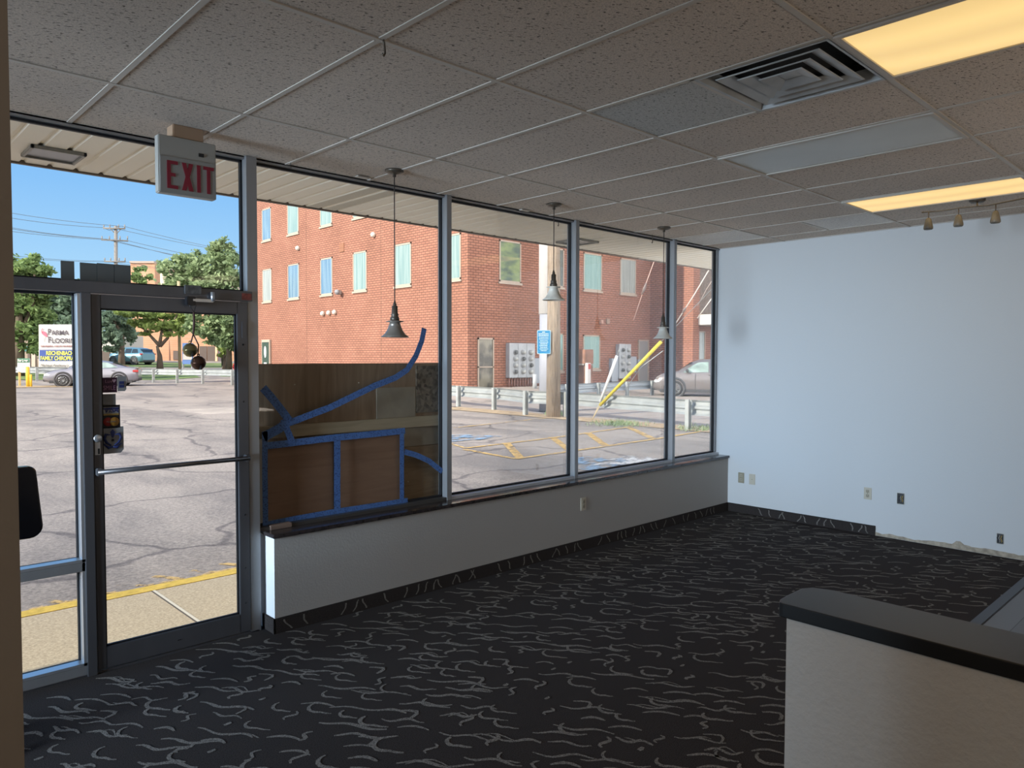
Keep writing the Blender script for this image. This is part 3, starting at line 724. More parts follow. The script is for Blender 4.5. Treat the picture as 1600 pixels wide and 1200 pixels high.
# bells on the closer
t = thing('sleigh_bells', 'two round bells on a brown cord hanging from the door closer', 'bells', (.60, .70, 2.0))
k0 = PY(300, 470, .70); k1 = PY(303, 488, .70); k2 = PY(302, 522, .70); A = PY(297, 547, .70); Bq = PY(309, 567, .70)
MB().tube([k0, k0+Vector((-.012, 0, -.03)), k1, k1+Vector((.012, 0, .04)), k0+Vector((.01, 0, 0))], .0025, 6).build('wire_loop', black, t)
MB().tube([k1, (k1+k2)/2+Vector((.003, 0, 0)), k2], [.006, .0075, .006], 8).build('cord', rope, t)
MB().tube([k2, A+Vector((.006, 0, .045))], .004, 6).build('cord_strand', rope, t); MB().tube([k2, (k2+Bq)/2+Vector((.016, -.004, .02)), Bq+Vector((0, -.004, .044))], .004, 6).build('cord_strand', rope, t)
def bell(c, r, m_, nm='bell'):
    b_ = MB(); b_.lathe([(0, r), (r*.5, r*.87), (r*.87, r*.5), (r, .04*r), (r*1.03, 0), (r, -.04*r), (r*.87, -r*.5), (r*.5, -r*.87), (0, -r)], c, n=28); o = b_.build(nm, m_, t)
    MB().box(c.x-.004, c.x+.004, c.y-r*1.02, c.y+r*.9, c.z-r*.93, c.z-r*.35).build('slot', black, o)
    MB().lathe([(.004, -.002), (.009, 0), (.004, .002)], c+Vector((0, 0, r+.004)), (0, 1, 0), 12).build('loop', m_, o)
bell(A, .041, bell_m); bell(Bq+Vector((0, -.01, 0)), .042, bell_d)

# stickers on the door glass
def stick(x0, x1, z0, z1, m_, name, lab, cat='sticker', cut=0):
    t = thing(name, lab, cat, ((x0+x1)/2, .755, z0)); pts = [(x0, z0), (x1-cut, z0), (x1, z0+cut*1.3), (x1, z1), (x0, z1)] if cut else [(x0, z0), (x1, z0), (x1, z1), (x0, z1)]
    MB().poly([(x, .7545, z) for x, z in pts], thick=(0, .002, 0)).build('sticker_sheet', m_, t); return t
def q2(u, v): p_ = PY(u, v, .755); return p_.x, p_.z
purple = mat('purple_vinyl', (.055, .01, .05), .5); stwhite = mat('sticker_white', (.33, .33, .33), .5); navy = mat('navy_ink', (.02, .035, .16), .5); pinkish = mat('pink_ink', (.42, .20, .33), .5); stdark = mat('sticker_dark', (.015, .012, .02), .5)
x0, z1 = q2(158.5, 590); x1, z0 = q2(183, 613)
t = stick(x0, x1, z0, z1, purple, 'smile_sticker', 'purple sticker with pink lettering and a heart, topmost on the door glass')
text("Luv", .026, ((x0*.55+x1*.45), .7535, z0+(z1-z0)*.74), 0, pinkish, t); text('SMILE', .034, ((x0+x1)/2, .7535, z0+(z1-z0)*.30), 0, pinkish, t, sx=.72)
hx, hz = x0+(x1-x0)*.80, z0+(z1-z0)*.78
MB().poly([(hx+a*.01, .7525, hz+b_*.01) for a, b_ in ((0, -1.1), (1, .1), (.9, .7), (.45, .9), (0, .45), (-.45, .9), (-.9, .7), (-1, .1))]).build('heart', mat('heart_pink', (.55, .35, .45), .5), t)
xa_, _ = q2(183.5, 600); xb_, za_ = q2(197.5, 611)
_, zt_ = q2(190, 588)
t = stick(xa_, xb_, za_, zt_, stwhite, 'card_sticker', 'pale card-logo sticker with a small blue square, beside the purple sticker', cut=.008)
MB().box(xa_+.008, xb_-.012, .7515, .7535, za_+.02, za_+.055).build('blue_square', navy, t)
text('AMEX', .008, ((xa_+xb_)/2-.002, .7505, za_+.0375), 0, stwhite, t)
x0, z1 = q2(158.5, 616); x1, z0 = q2(181, 634)
stick(x0, x1, z0, z1, mat('sticker_grey', (.25, .25, .25), .6), 'blank_sticker', 'blank grey sticker between the purple one and the card logos')
x0, z1 = q2(158.5, 633.5); x1, z0 = q2(188, 668)
t = stick(x0, x1, z0, z1, stdark, 'payment_sticker', 'dark payment sticker with a card name above two overlapping circles')
MB().box(x0+.008, x1-.007, .7515, .7535, z0+(z1-z0)*.56, z1-.012).build('white_panel', stwhite, t)
MB().box(x0+.008, x1-.007, .7505, .7515, z1-.024, z1-.014).build('blue_band', navy, t); MB().box(x0+.008, x1-.007, .7505, .7515, z0+(z1-z0)*.56, z0+(z1-z0)*.56+.009).build('gold_band', mat('gold_ink', (.38, .24, .06), .5), t)
text('VISA', .036, ((x0+x1)/2, .7505, z0+(z1-z0)*.765), 0, navy, t, shear=.3, bold=.0006)
for k, (dxx, cc) in enumerate(((-.016, (.38, .035, .03)), (.016, (.45, .22, .03)))):
    MB().lathe([(0, .0), (.024, 0), (.024, .001), (0, .001)], ((x0+x1)/2+dxx, .7525-k*.0012, z0+(z1-z0)*.28), (0, -1, 0), 24).build('circle', mat('circle_ink', cc, .5), t)
text('MasterCard', .010, ((x0+x1)/2, .749, z0+(z1-z0)*.28), 0, stwhite, t)
x0, z1 = q2(160, 668); x1, z0 = q2(193.5, 707)
t = stick(x0, x1, z0, z1, mat('sticker_silver', (.30, .31, .32), .5), 'emblem_sticker', 'silver sticker with a dark blue shield and laurel emblem, lowest on the door glass', cut=.015)
ecx, ecz = (x0+x1)/2-.003, (z0+z1)/2
m_ = MB()
for s in (-1, 1):
    q = [Vector((ecx+s*a, .7525, ecz+b_)) for a, b_ in ((.012, .030), (.034, .034), (.042, .012), (.030, -.012), (.008, -.028))]
    m_.tube(q, [.003, .008, .008, .007, .004], 6)
    m_.tube([Vector((ecx+s*.045, .7525, ecz-.018)), Vector((ecx+s*.02, .7525, ecz-.040)), Vector((ecx, .7525, ecz-.036))], [.003, .009, .006], 6)
m_.poly([(ecx+a, .7515, ecz+b_) for a, b_ in ((0, .062), (.012, .045), (.006, .02), (0, .012), (-.006, .02), (-.012, .045))])
m_.build('emblem', navy, t); MB().lathe([(0, 0), (.007, 0), (.007, .001), (0, .001)], (ecx, .7515, ecz+.0), (0, -1, 0), 12).build('emblem_stone', stdark, t)

# boarded lower half of the first pane
YP = .862
def py(u, v, Y=YP): p_ = PY(u, v, Y); return p_.x, p_.z
def panel(name, quad, m_, lab, cat, y=YP, th=.012):
    o = MB().poly([(x, y, z) for x, z in quad], thick=(0, th, 0)).build(name, m_); return tag(rebase(o, (quad[0][0], y, quad[0][1])), lab, cat)
panel('plywood_sheet', [(1.01, .60), (2.6, .60), (2.6, 1.68), (1.01, 1.68)], ply_m, 'large dark plywood sheet boarding the lower half of the first pane', 'plywood', YP+.04, .012)
xo = py(654, 600)[0]
panel('chipboard_offcut', [(xo, 1.30), (2.59, 1.30), (2.59, 1.66), (xo, 1.66)], osb_m, 'chipboard offcut at the upper right of the boarded pane', 'board', YP+.025, .012)
xo2 = py(592, 640)[0]
panel('pale_board', [(xo2, 1.27), (xo-.01, 1.27), (xo-.01, 1.50), (xo2, 1.50)], greyply, 'pale square board left of the chipboard offcut', 'board', YP+.026, .01)
o = MB().box(1.02, 2.59, YP-.008, YP+.02, 1.195, 1.275, bev=.002).build('lumber_brace', lum_m); tag(rebase(o, (1.02, YP, 1.195)), 'light pine brace screwed across the boarded pane', 'lumber')
a = py(630, 700)[0]
panel('grey_offcut', [(a, 1.05), (2.59, 1.05), (2.59, 1.19), (a, 1.19)], greyply, 'grey-brown board offcut under the right end of the pine brace', 'board', YP+.022, .012)
panel('plywood_offcut', [(a, .60), (2.59, .60), (2.59, 1.045), (a, 1.045)], ply_h, 'knotty plywood offcut at the lower right of the boarded pane', 'board', YP+.022, .012)
for u0, u1, lab in ((413, 522, 'wide brown board panel framed by blue tape, nearest the door'), (533, 628, 'tall brown board panel framed by blue tape, right of the wide one')):
    x0 = py(u0, 740, .815)[0]; x1 = py(u1, 740, .815)[0]; x0 = max(x0, 1.03)
    panel('brown_board', [(x0, .672), (x1, .672), (x1, 1.175), (x0, 1.175)], card_m, lab, 'board', .828, .006)['group'] = 'brown boards taped to the pane'
sc_ = MB()
for (u, v) in ((460.5, 601), (560.5, 598), (637.7, 752.5)):
    p_ = PY(u, v, YP-.002+.01); sc_.sphere(p_, .0045, 8)
tag(sc_.build('screw_heads', mat('bright_screw', (.8, .75, .6), .3)), 'three bright screw heads in the plywood', 'screws', kind='stuff')
def tape(pxs, wpx, lab, y=.7975):
    pts = [PY(u, v, y-.0025) for u, v in pxs]; hw = wpx*.5*.0041; mb = MB(); n = len(pts); vs = []
    for i, p_ in enumerate(pts):
        d_ = (pts[min(i+1, n-1)]-pts[max(i-1, 0)]).normalized(); q = Vector((-d_.z, 0, d_.x)); vs.append([mb.bm.verts.new(p_+q*hw*a_+Vector((0, b_, 0))) for a_, b_ in ((1, 0), (-1, 0), (-1, .0006), (1, .0006))])
    for i in range(n-1):
        for k in range(4): mb.bm.faces.new((vs[i][k], vs[i][(k+1) % 4], vs[i+1][(k+1) % 4], vs[i+1][k]))
    mb.bm.faces.new(vs[0][::-1]); mb.bm.faces.new(vs[-1])
    tag(rebase(mb.build('tape_strip', tape_m), pts[0]), lab, 'tape', 'blue tape strips on the boarded pane')
tape([(663, 513), (659, 533), (650, 556), (636, 578), (618, 590), (585, 603), (552, 619), (515, 637), (480, 650), (452, 661)], 11, 'long curved blue tape strip rising to the upper right')
tape([(411, 606), (425, 622), (440, 641), (452, 657)], 13, 'blue tape strip slanting down from the left mullion', .7960)
tape([(455, 655), (436, 670), (412, 683)], 15, 'short blue tape strip slanting down to the left frame', .7950)
tape([(443, 655), (449, 673), (457, 692)], 11, 'short blue tape strip joining the knot to the horizontal strip', .7940)
tape([(412, 697), (440, 694), (480, 689), (522, 684), (575, 679), (633, 673)], 11, 'horizontal blue tape strip above the two brown boards')
tape([(628, 675), (628, 730), (628, 787)], 9, 'vertical blue tape strip right of the brown boards', .7965)
tape([(527, 687), (527, 740), (527, 803)], 12, 'vertical blue tape strip between the two brown boards', .7965)
tape([(413, 822), (460, 812), (527, 800), (580, 792), (637, 783)], 12, 'horizontal blue tape strip along the bottom of the brown boards', .7960)
tape([(414, 674), (414, 740), (415, 826)], 9, 'vertical blue tape strip beside the left mullion', .7950)
tape([(632, 706), (650, 711), (670, 720), (691, 737)], 10, 'short blue tape strip slanting down to the second mullion')
wb = thing('wood_block', 'small wooden block lying on the left end of the sill', 'wood block', (1.15, .66, .625))
a = PZ(423, 829, .625); MB().box(a.x, a.x+.145, a.y, a.y+.045, .625, .655, bev=.003).build('block', mat('old_wood', (.17, .11, .08), .8, noise=(12, .4, (.3, 1, 1))), wb)

# office chair almost hidden by the left wall
ch = thing('office_chair', 'glossy black office chair mostly hidden behind the left wall edge', 'chair', (-.56, 0, 0))
cx_, cy_ = -.56, .0
mb = MB(); pts = []
for (qx, qz, rr, a0) in ((.252, .955, .05, -90), (.232, 1.262, .03, 0), (-.232, 1.262, .03, 90), (-.252, .955, .05, 180)):
    for k in range(6):
        an = math.radians(a0+k*18); sgx = 1 if qx > 0 else -1
        pts.append((cx_+qx-sgx*rr+rr*math.cos(an)+.0, cy_-.03, qz+(rr if qz < 1 else -rr)+rr*math.sin(an)-(0.02 if qz < 1 else -.02)*0))
mb.poly(pts, thick=(0, .05, 0)); o = mb.build('backrest', mat('glossy_black', (.008, .009, .012), .12, spec=.7), ch, bev=.008)
MB().box(cx_-.33, cx_+.06, cy_+.0, cy_+.40, .46, .54, bev=.03).build('seat', black, ch)
MB().box(cx_-.14, cx_-.06, cy_+.0, cy_+.03, .5, .96, bev=.008).build('back_support', black, ch)
MB().tube([(cx_-.12, cy_+.2, .12), (cx_-.12, cy_+.2, .47)], .025, 12).build('column', black, ch)
for k in range(5):
    a = PI+k*2*PI/5; e = Vector((cx_-.12+.21*math.cos(a), cy_+.2+.21*math.sin(a), .075)); 
    MB().tube([(cx_-.12, cy_+.2, .13), e], [.022, .014], 8).build('leg', black, ch); MB().lathe([(0, -.012), (.03, -.012), (.03, .012), (0, .012)], (e.x, e.y, .03), (math.sin(a), math.cos(a), 0), 12).build('caster', black, ch)

# ================================================================== SETTING: OUTSIDE GROUND
mb = MB(); xs = [-60+i*2.5 for i in range(90)]; ysg = [2.27+i*.6 for i in range(10)]+[8.5+i*2 for i in range(35)]+[80+i*12 for i in range(22)]
xs = sorted(set(xs+[15, 15.5, 16.2, 17, 18, 19, 20.5]))
g = [[mb.bm.verts.new((x, y, gz(x, y))) for y in ysg] for x in xs]
for i in range(len(xs)-1):
    for j in range(len(ysg)-1): mb.bm.faces.new((g[i][j], g[i+1][j], g[i+1][j+1], g[i][j+1])).smooth = True
struct(mb.build('ground', asphalt), 'cracked grey asphalt parking lot')
def gstrip(name, pts, m_, dz, label=None, div=6, kind='structure'):
    mb = MB(); a, b_, c_, d_ = [Vector((*p_, 0)) for p_ in pts]; gg = []
    for i in range(div+1):
        row = []
        for j in range(3):
            p_ = (a.lerp(b_, i/div)).lerp(d_.lerp(c_, i/div), j/2); row.append(mb.bm.verts.new((p_.x, p_.y, gz(p_.x, p_.y)+dz)))
        gg.append(row)
    for i in range(div):
        for j in range(2): mb.bm.faces.new((gg[i][j], gg[i+1][j], gg[i+1][j+1], gg[i][j+1]))
    o = mb.build(name, m_); o['kind'] = kind
    if label: o['label'] = label
    return o
mb = MB(); mb.box(-7, 14, YB, 2.13, -.2, -.03); struct(mb.build('sidewalk', walk_m), 'tan concrete sidewalk in front of the door')
mb = MB(); mb.box(-7, 14, 2.13, 2.275, -.2, -.027, bev=.006); struct(mb.build('curb', curb_y), 'yellow painted curb edge')
mb = MB()
for x in (-1.7, .79, 3.3, 5.8, 8.3): mb.box(x, x+.012, YB+.03, 2.13, -.03, -.0285)
struct(mb.build('sidewalk_joint', mat('joint', (.10, .085, .07), .9)))
mb = MB(); mb.box(.802, .822, 1.0, 2.14, -.03, -.0282); struct(mb.build('sidewalk_joint_filler', mat('joint_filler', (.62, .58, .48), .9)))
# road and verge beyond the guardrail
gstrip('road', [(15.2, -2), (15.2, 30), (19.0, 30), (19.0, -2)], road_m, .012, 'tan road behind the guardrail', 30)
gstrip('road_right', [(19.0, -2), (19.0, 20), (40, 20), (40, -2)], road_m, .012, None, 30)
gstrip('verge', [(14.2, 3), (14.2, 16), (15.2, 16), (15.2, 3)], dirt, .014, 'gravelly verge under the guardrail', 20)
gstrip('lawn', [(2, 54), (26, 44), (28, 52), (4, 62)], grass_m, .02, 'grass verge beyond the curved guardrail', 12)
gstrip('lawn_far', [(6, 72), (44, 60), (48, 70), (10, 84)], grass_m, .02, None, 12)
gstrip('street', [(-20, 68), (40, 52), (42, 60), (-18, 78)], road_m, .015, None, 20)
gstrip('gravel_verge', [(-4, 46), (10, 41.0), (10.5, 43.5), (-4, 49)], dirt, .02, 'tan gravel verge left of the silver car', 8)
# painted bay markings
def seg(mb, a, b_, w_, dz=.012, mi=0):
    a = PG(*a) if len(a) == 2 else a; b_ = PG(*b_) if len(b_) == 2 else b_; d_ = (b_-a); d_.z = 0; d_.normalize(); q = Vector((-d_.y, d_.x, 0))*w_/2
    n = 5; prev = None
    for i in range(n+1):
        c_ = a.lerp(b_, i/n); z = gz(c_.x, c_.y)+dz; cur = (mb.bm.verts.new((c_.x+q.x, c_.y+q.y, z)), mb.bm.verts.new((c_.x-q.x, c_.y-q.y, z)))
        if prev: f = mb.bm.faces.new((prev[0], prev[1], cur[1], cur[0])); f.material_index = mi
        prev = cur
mb = MB()
for a, b_, w_ in (((725, 703), (806, 718), .10), ((728, 701), (862, 685), .10), ((862, 685), (988, 667), .10), ((806, 718), (905, 704), .10), ((905, 704), (1022, 687), .11), ((1022, 687), (1088, 676), .11), ((1088, 676), (1125, 671), .11),
                  ((791, 693), (813, 717), .16), ((862, 684), (890, 704), .16), ((918, 677), (946, 697), .16), ((984, 669), (1020, 686), .16)): seg(mb, a, b_, w_)
for a, b_, w_ in (((709, 669), (870, 652), .10), ((690, 690), (728, 701), .08)): seg(mb, a, b_, w_, .012, 1)
for k in range(7):
    x = .3+k*.27; a = Vector((x, 2.30, 0)); b_ = Vector((x-.16, 2.52+.05*(k % 2), 0)); seg(mb, (a.x, a.y, 0) and a, b_, .06, .006, 1)
seg(mb, Vector((-.6, 2.34, 0)), Vector((2.2, 2.34, 0)), .05, .006, 1)
struct(mb.build('parking_markings', [paint_y, paint_y2]), 'worn yellow parking bay lines on the asphalt')
def blob(mb, u, v, r, z, sq=.7, mi=0):
    c_ = PG(u, v); pts = []
    for k in range(28):
        a = k*2*PI/28; rr = r*(1+.18*math.sin(3*a+u)+.1*math.sin(7*a)); x, y = c_.x+rr*math.cos(a), c_.y+rr*sq*math.sin(a); pts.append((x, y, gz(x, y)+z))
    mb.poly(pts, mi)
mb = MB(); blob(mb, 726, 685, .75, .016); blob(mb, 940, 725, .75, .016, .8); blob(mb, 985, 722, .7, .018, .6, 1)
struct(mb.build('accessible_bay_marking', [paint_b, paint_w]), 'faded blue accessible-bay paint on the asphalt')
# weeds by the guardrail
def weeds(u, v, n, r, lab):
    c_ = PG(u, v); mb = MB()
    for _ in range(n):
        x, y = c_.x+rnd.gauss(0, r), c_.y+rnd.gauss(0, r); z = gz(x, y)+.012; h = rnd.uniform(.05, .16); a = rnd.uniform(0, 6.3); w_ = .012; lx, ly = rnd.gauss(0, .05), rnd.gauss(0, .05)
        mb.poly([(x-w_*math.cos(a), y-w_*math.sin(a), z), (x+w_*math.cos(a), y+w_*math.sin(a), z), (x+lx, y+ly, z+h)])
    tag(rebase(mb.build('weeds', leaf_b), c_), lab, 'weeds', kind='stuff')
weeds(872, 649, 200, .16, 'tuft of weeds at the foot of the wooden pole'); weeds(968, 664, 400, .32, 'patch of weeds on the edge of the bays under the guy wire'); weeds(1090, 672, 160, .3, 'dry weeds beside the last guardrail post')

# ------------------------------------------------------------------ guardrails
def rise(y): return .15*max(0, min(1, (y-25)/10))
def guardrail(name, lab, path, posts, zt=.78, hh=.34, side=1, mrail=galv, mpost=galv_d):
    p0 = Vector((path[0][0], path[0][1], 0)); t = thing(name, lab, 'guardrail', (p0.x, p0.y, gz(p0.x, p0.y)))
    prof = [(0, 0), (.03, .02), (.08, .05), (.08, .11), (.02, .15), (.02, .19), (.08, .23), (.08, .29), (.03, .32), (0, .34)]
    mb = MB(); n = len(path); rows = []
    for i, p_ in enumerate(path):
        a = Vector(path[max(i-1, 0)]); b_ = Vector(path[min(i+1, n-1)]); d_ = (b_-a).normalized(); q = Vector((-d_.y, d_.x))*side; z = gz(*p_)+zt+rise(p_[1])-.05-.34*1.1
        rows.append([mb.bm.verts.new((p_[0]+q.x*o_, p_[1]+q.y*o_, z+h*hh/.34*1.1)) for o_, h in prof])
    for i in range(n-1):
        for j in range(len(prof)-1): mb.bm.faces.new((rows[i][j], rows[i+1][j], rows[i+1][j+1], rows[i][j+1]))
    mb.build('rail_beam', mrail, t)
    for (x, y) in posts:
        z = gz(x, y); zt_ = zt+rise(y); m_ = MB(); m_.box(x-.07, x-.055, y-.05, y+.05, z-.02, z+zt_-.04); m_.box(x+.055, x+.07, y-.05, y+.05, z-.02, z+zt_-.04); m_.box(x-.055, x+.055, y-.006, y+.006, z-.02, z+zt_-.04); m_.build('post', mpost, t)
    return t
posts = []; base_pts = [PG(u, v) for u, v in ((1075, 672), (884, 652), (821, 649), (772, 641), (363, 602), (317, 600), (277, 599), (240, 598), (150, 597), (58, 596), (-40, 594))]
for k, q in enumerate(base_pts):
    if k == 4:
        a_ = base_pts[3]; n_ = int((q-a_).length/1.95)
        posts += [(a_.x+(q.x-a_.x)*f_/n_, a_.y+(q.y-a_.y)*f_/n_) for f_ in range(1, n_)]
    posts.append((q.x, q.y))
path = [(posts[0][0]+.1, posts[0][1]-4.5)]
for k, p_ in enumerate(posts):
    a_, b_ = Vector(posts[max(k-1, 0)]), Vector(posts[min(k+1, len(posts)-1)]); d_ = (b_-a_).normalized(); path.append((p_[0]+d_.y*.13, p_[1]-d_.x*.13))
guardrail('guardrail', 'long galvanised guardrail along the far edge of the parking lot', path, posts, side=-1)
q0, q1 = PD(862, 603, 28.5), PD(1024, 595, 34)
rail2 = [(q0.x, q0.y), ((q0.x+q1.x)/2, (q0.y+q1.y)/2), (q1.x, q1.y)]
guardrail('short_guardrail', 'short shaded guardrail in front of the brick building meters', rail2, [(q0.lerp(q1, f_).x-.05, q0.lerp(q1, f_).y-.1) for f_ in (.12, .40, .68, .95)], zt=.72, side=1, mrail=mat('shade_tinted_galvanised', (.42, .47, .52), .45, .3))  # bluish shade on this rail is put into its colour

# ------------------------------------------------------------------ brick office building
BX, BY, BXW = 19.4, 20.5, 32.5
bt = thing('brick_building', 'large orange brick office building with narrow windows behind the guardrail', 'building', (BX, BY, .3))
zb0 = .1
mb = MB(); mb.box(BX, 48, BY, 43.4, zb0, 13.2); mb.box(BXW, BXW+.62, 17.77, BY, zb0, 13.2); mb.box(BXW+.62, 48, 18.4, BY, zb0, 13.2); mb.build('brick_walls', brick_m, bt)
mb = MB(); mb.box(BX-.1, 48.1, BY-.1, 43.5, 13.2, 13.5); mb.build('parapet', concrete, bt)
frame_l = mat('window_frame_cream', (.40, .33, .27), .6)
def pane_mat(name, a, b_, rough=.12, st=(9, 9, .3)):
    m = mat(name, a, rough, spec=.6); tc = N(m, 'ShaderNodeTexCoord'); mp = N(m, 'ShaderNodeMapping'); mp.inputs['Scale'].default_value = st; n = N(m, 'ShaderNodeTexNoise', Scale=1.0, Detail=3.0)
    L(m, tc, 'Object', mp, 'Vector'); L(m, mp, 'Vector', n, 'Vector'); r = ramp(m, [(.4, a), (.6, b_)]); L(m, n, 'Fac', r, 'Fac'); L(m, r, 'Color', B(m), 'Base Color'); return m
pm_curt = pane_mat('curtained_glass', (.19, .29, .29), (.28, .37, .36)); pm_blue = pane_mat('blue_glass', (.10, .19, .30), (.20, .30, .38)); pm_teal = pane_mat('teal_glass', (.14, .28, .27), (.20, .34, .32)); pm_grey = pane_mat('curtain_grey_glass', (.25, .28, .28), (.36, .39, .37))
pm_green = pane_mat('painted_tree_reflection', (.03, .075, .05), (.16, .23, .08), st=(1.5, 1.5, 2.5)); pm_dark = pane_mat('dark_pane', (.03, .045, .045), (.08, .10, .09))  # green pane: tree reflection put into the base colour
def bwin(face, a0, a1, z0, z1, pm, name='window', par=None, sill=True, fr=.07):
    par = par or bt; mb = MB(); o_ = .03
    def bx(m, a, b_, c0, c1, d0, d1):
        return m.box(BX-c1, BX-c0, a, b_, d0, d1) if face == 'X' else m.box(a, b_, BY-c1, BY-c0, d0, d1)
    for q in ((a0, a1, z0, z0+fr), (a0, a1, z1-fr, z1), (a0, a0+fr, z0, z1), (a1-fr, a1, z0, z1)): bx(mb, q[0], q[1], 0, o_, q[2], q[3])
    if sill: bx(mb, a0-.05, a1+.05, 0, .07, z0-.1, z0)
    w_ = mb.build(name, frame_l, par)
    bx(MB(), a0+fr, a1-fr, 0, .015, z0+fr, z1-fr).build('pane', pm, w_)
    return w_
LX = [(21.19, F_) for F_ in ()]
row = [(20.95, 21.75), (24.57, 25.91), (28.37, 29.65), (31.73, 33.01), (35.45, 36.82), (38.93, 40.17)]
pms = [pm_curt, pm_curt, pm_curt, pm_blue, pm_blue, pm_grey]
for (a0, a1), pm in zip(row, pms): bwin('X', a0, a1, 5.07, 7.06, pm)
for (a0, a1), pm in zip(row, [pm_curt, pm_curt, pm_curt, pm_curt, pm_curt, pm_blue]): bwin('X', a0, a1, 8.8, 10.75, pm)
for a0, a1, pm in ((21.21, 22.55, pm_green), (24.2, 25.45, pm_dark), (26.89, 28.32, pm_teal), (29.82, 31.17, pm_grey)):
    bwin('Y', a0, a1, 5.07, 6.92, pm); bwin('Y', a0, a1, 8.8, 10.7, pm)
bwin('Y', 24.2, 25.45, 1.03, 2.86, pm_teal); bwin('Y', 26.9, 28.21, 1.1, 2.83, pm_teal)
# doors of the building
def bdoor(a0, a1, z0, z1, pm, mid=True):
    mb = MB(); f_ = .07
    for q in ((a0, a0+f_, z0, z1), (a1-f_, a1, z0, z1), (a0, a1, z1-f_, z1)): mb.box(q[0], q[1], BY-.05, BY, q[2], q[3])
    if mid: mb.box(a0, a1, BY-.05, BY, z0+.95, z0+1.0)
    w_ = mb.build('door', frame_l, bt); MB().box(a0+f_, a1-f_, BY-.02, BY, z0, z1-f_).build('door_panel', pm, w_)
bdoor(19.93, 20.88, .3, 2.55, pane_mat('door_glass_stained', (.05, .05, .045), (.20, .19, .15), st=(2, 2, 1.2))); bdoor(31.42, 32.35, .3, 2.66, mat('grey_steel_door', (.26, .25, .25), .5), False)
# fittings of the left face
wt = mat('white_fitting', (.7, .66, .58), .5)
def knob(u, v, r, nm='wall_lamp'):
    q = PX(u, v, BX); MB().sphere((BX-.08, q.y, q.z), r, 12).build(nm, wt, bt)
for u, v in ((467, 388), (585, 367)): knob(u, v, .13)
for u, v in ((506, 490), (515.5, 489), (524.5, 488)): knob(u, v, .13, 'vent_cap')
q = PX(532, 457, BX); f_ = MB(); f_.box(BX-.3, BX, q.y-.15, q.y+.02, q.z-.14, q.z+.1, bev=.04); f_.build('flood_light', mat('flood', (.35, .30, .27), .4), bt); MB().lathe([(0, 0), (.13, 0), (.13, .05), (0, .05)], (BX-.3, q.y-.16, q.z), (-.7, -.6, -.1), 16).build('flood_lens', mat('flood_lens', (.25, .25, .27), .2), bt)
a = PX(531, 381, BX); b_ = PX(538, 393, BX); MB().box(BX-.03, BX, min(a.y, b_.y), max(a.y, b_.y), b_.z, a.z).build('louvre_vent', mat('vent_orange', (.26, .12, .07), .8, noise=(1, .5, (.1, .1, 30))), bt)
mb = MB()
for yy_ in (22.6, 27.1, 34.6): mb.box(BX-.006, BX, yy_, yy_+.025, .1, 13.2)
mb.box(20.0+.0, 20.02, BY-.006, BY, 2.6, 2.62); mb.build('expansion_joint', mat('joint_dark', (.12, .07, .05), .9), bt)
# shade-green entry sign at the far left of the facade
sg = thing('entry_sign', 'dark green panel with white oval at the left foot of the brick building', 'sign', (BX, 40.2, .6))
a = PX(409, 531, BX-.1); b_ = PX(422, 572, BX-.1)
y0_, y1_ = min(a.y, b_.y), max(a.y, b_.y)
MB().box(BX-.12, BX-.02, y0_, y1_, .3, a.z).build('frame', frame_l, sg); MB().box(BX-.14, BX-.11, y0_+.1, y1_-.1, .4, a.z-.15).build('panel', mat('green_panel', (.04, .065, .05), .4), sg)
c_ = ((y0_+y1_)/2, a.z-.75); MB().lathe([(0, 0), (.22, 0), (.22, .02), (0, .02)], (0, 0, 0), (-1, 0, 0), 20)
m_ = MB(); m_.poly([(BX-.15, c_[0]+.16*math.cos(k*PI/10), c_[1]+.36*math.sin(k*PI/10)) for k in range(20)]); m_.box(BX-.15, BX-.145, c_[0]-.18, c_[0]+.18, c_[1]-.95, c_[1]-.65); m_.box(BX-.15, BX-.145, c_[0]-.18, c_[0]+.18, c_[1]-1.15, c_[1]-1.02); m_.build('white_mark', white_p, sg)
# fittings of the right face
q = PY(938, 503, BY); MB().box(q.x-.1, q.x+.08, BY-.16, BY, q.z-.1, q.z+.1, bev=.02).build('wall_lamp', mat('pinkish_fitting', (.5, .32, .26), .6), bt)
q = PY(949, 502, BY); MB().box(q.x-.13, q.x+.13, BY-.08, BY, q.z-.13, q.z+.13, bev=.02).build('junction_box', mat('junction', (.32, .24, .19), .6), bt)
# right wing: dark panel, canopy, curtained window
X_ = BXW+.62
mb = MB(); mb.box(X_, X_+9, 18.36, 18.4, 4.1, 13); mb.build('dark_stone_panel', speck('pebble_panel', (.06, .045, .04), (.25, .20, .17), 9.0), bt)
cz0, cz1 = PY(1090, 507, 17.6).z, PY(1090, 491, 17.6).z
MB().box(X_-.1, X_+9, 16.9, 18.36, cz0, cz1).build('canopy', mat('canopy_white', (.62, .60, .56), .6), bt)
wz0, wz1 = PY(1090, 568, 18.38).z, PY(1090, 517, 18.38).z
wx0, wx1 = PY(1087, 540, 18.38).x, PY(1101, 540, 18.38).x
m_ = MB()
for q in ((wx0, wx1, wz0, wz0+.07), (wx0, wx1, wz1-.07, wz1), (wx0, wx0+.07, wz0, wz1), (wx1-.07, wx1, wz0, wz1)): m_.box(q[0], q[1], 18.34, 18.4, q[2], q[3])
w_ = m_.build('window', frame_l, bt); MB().box(wx0+.07, wx1-.07, 18.37, 18.4, wz0+.07, wz1-.07).build('pane', pane_mat('curtain_folds', (.20, .25, .27), (.42, .48, .48), st=(14, 1, .2)), w_)

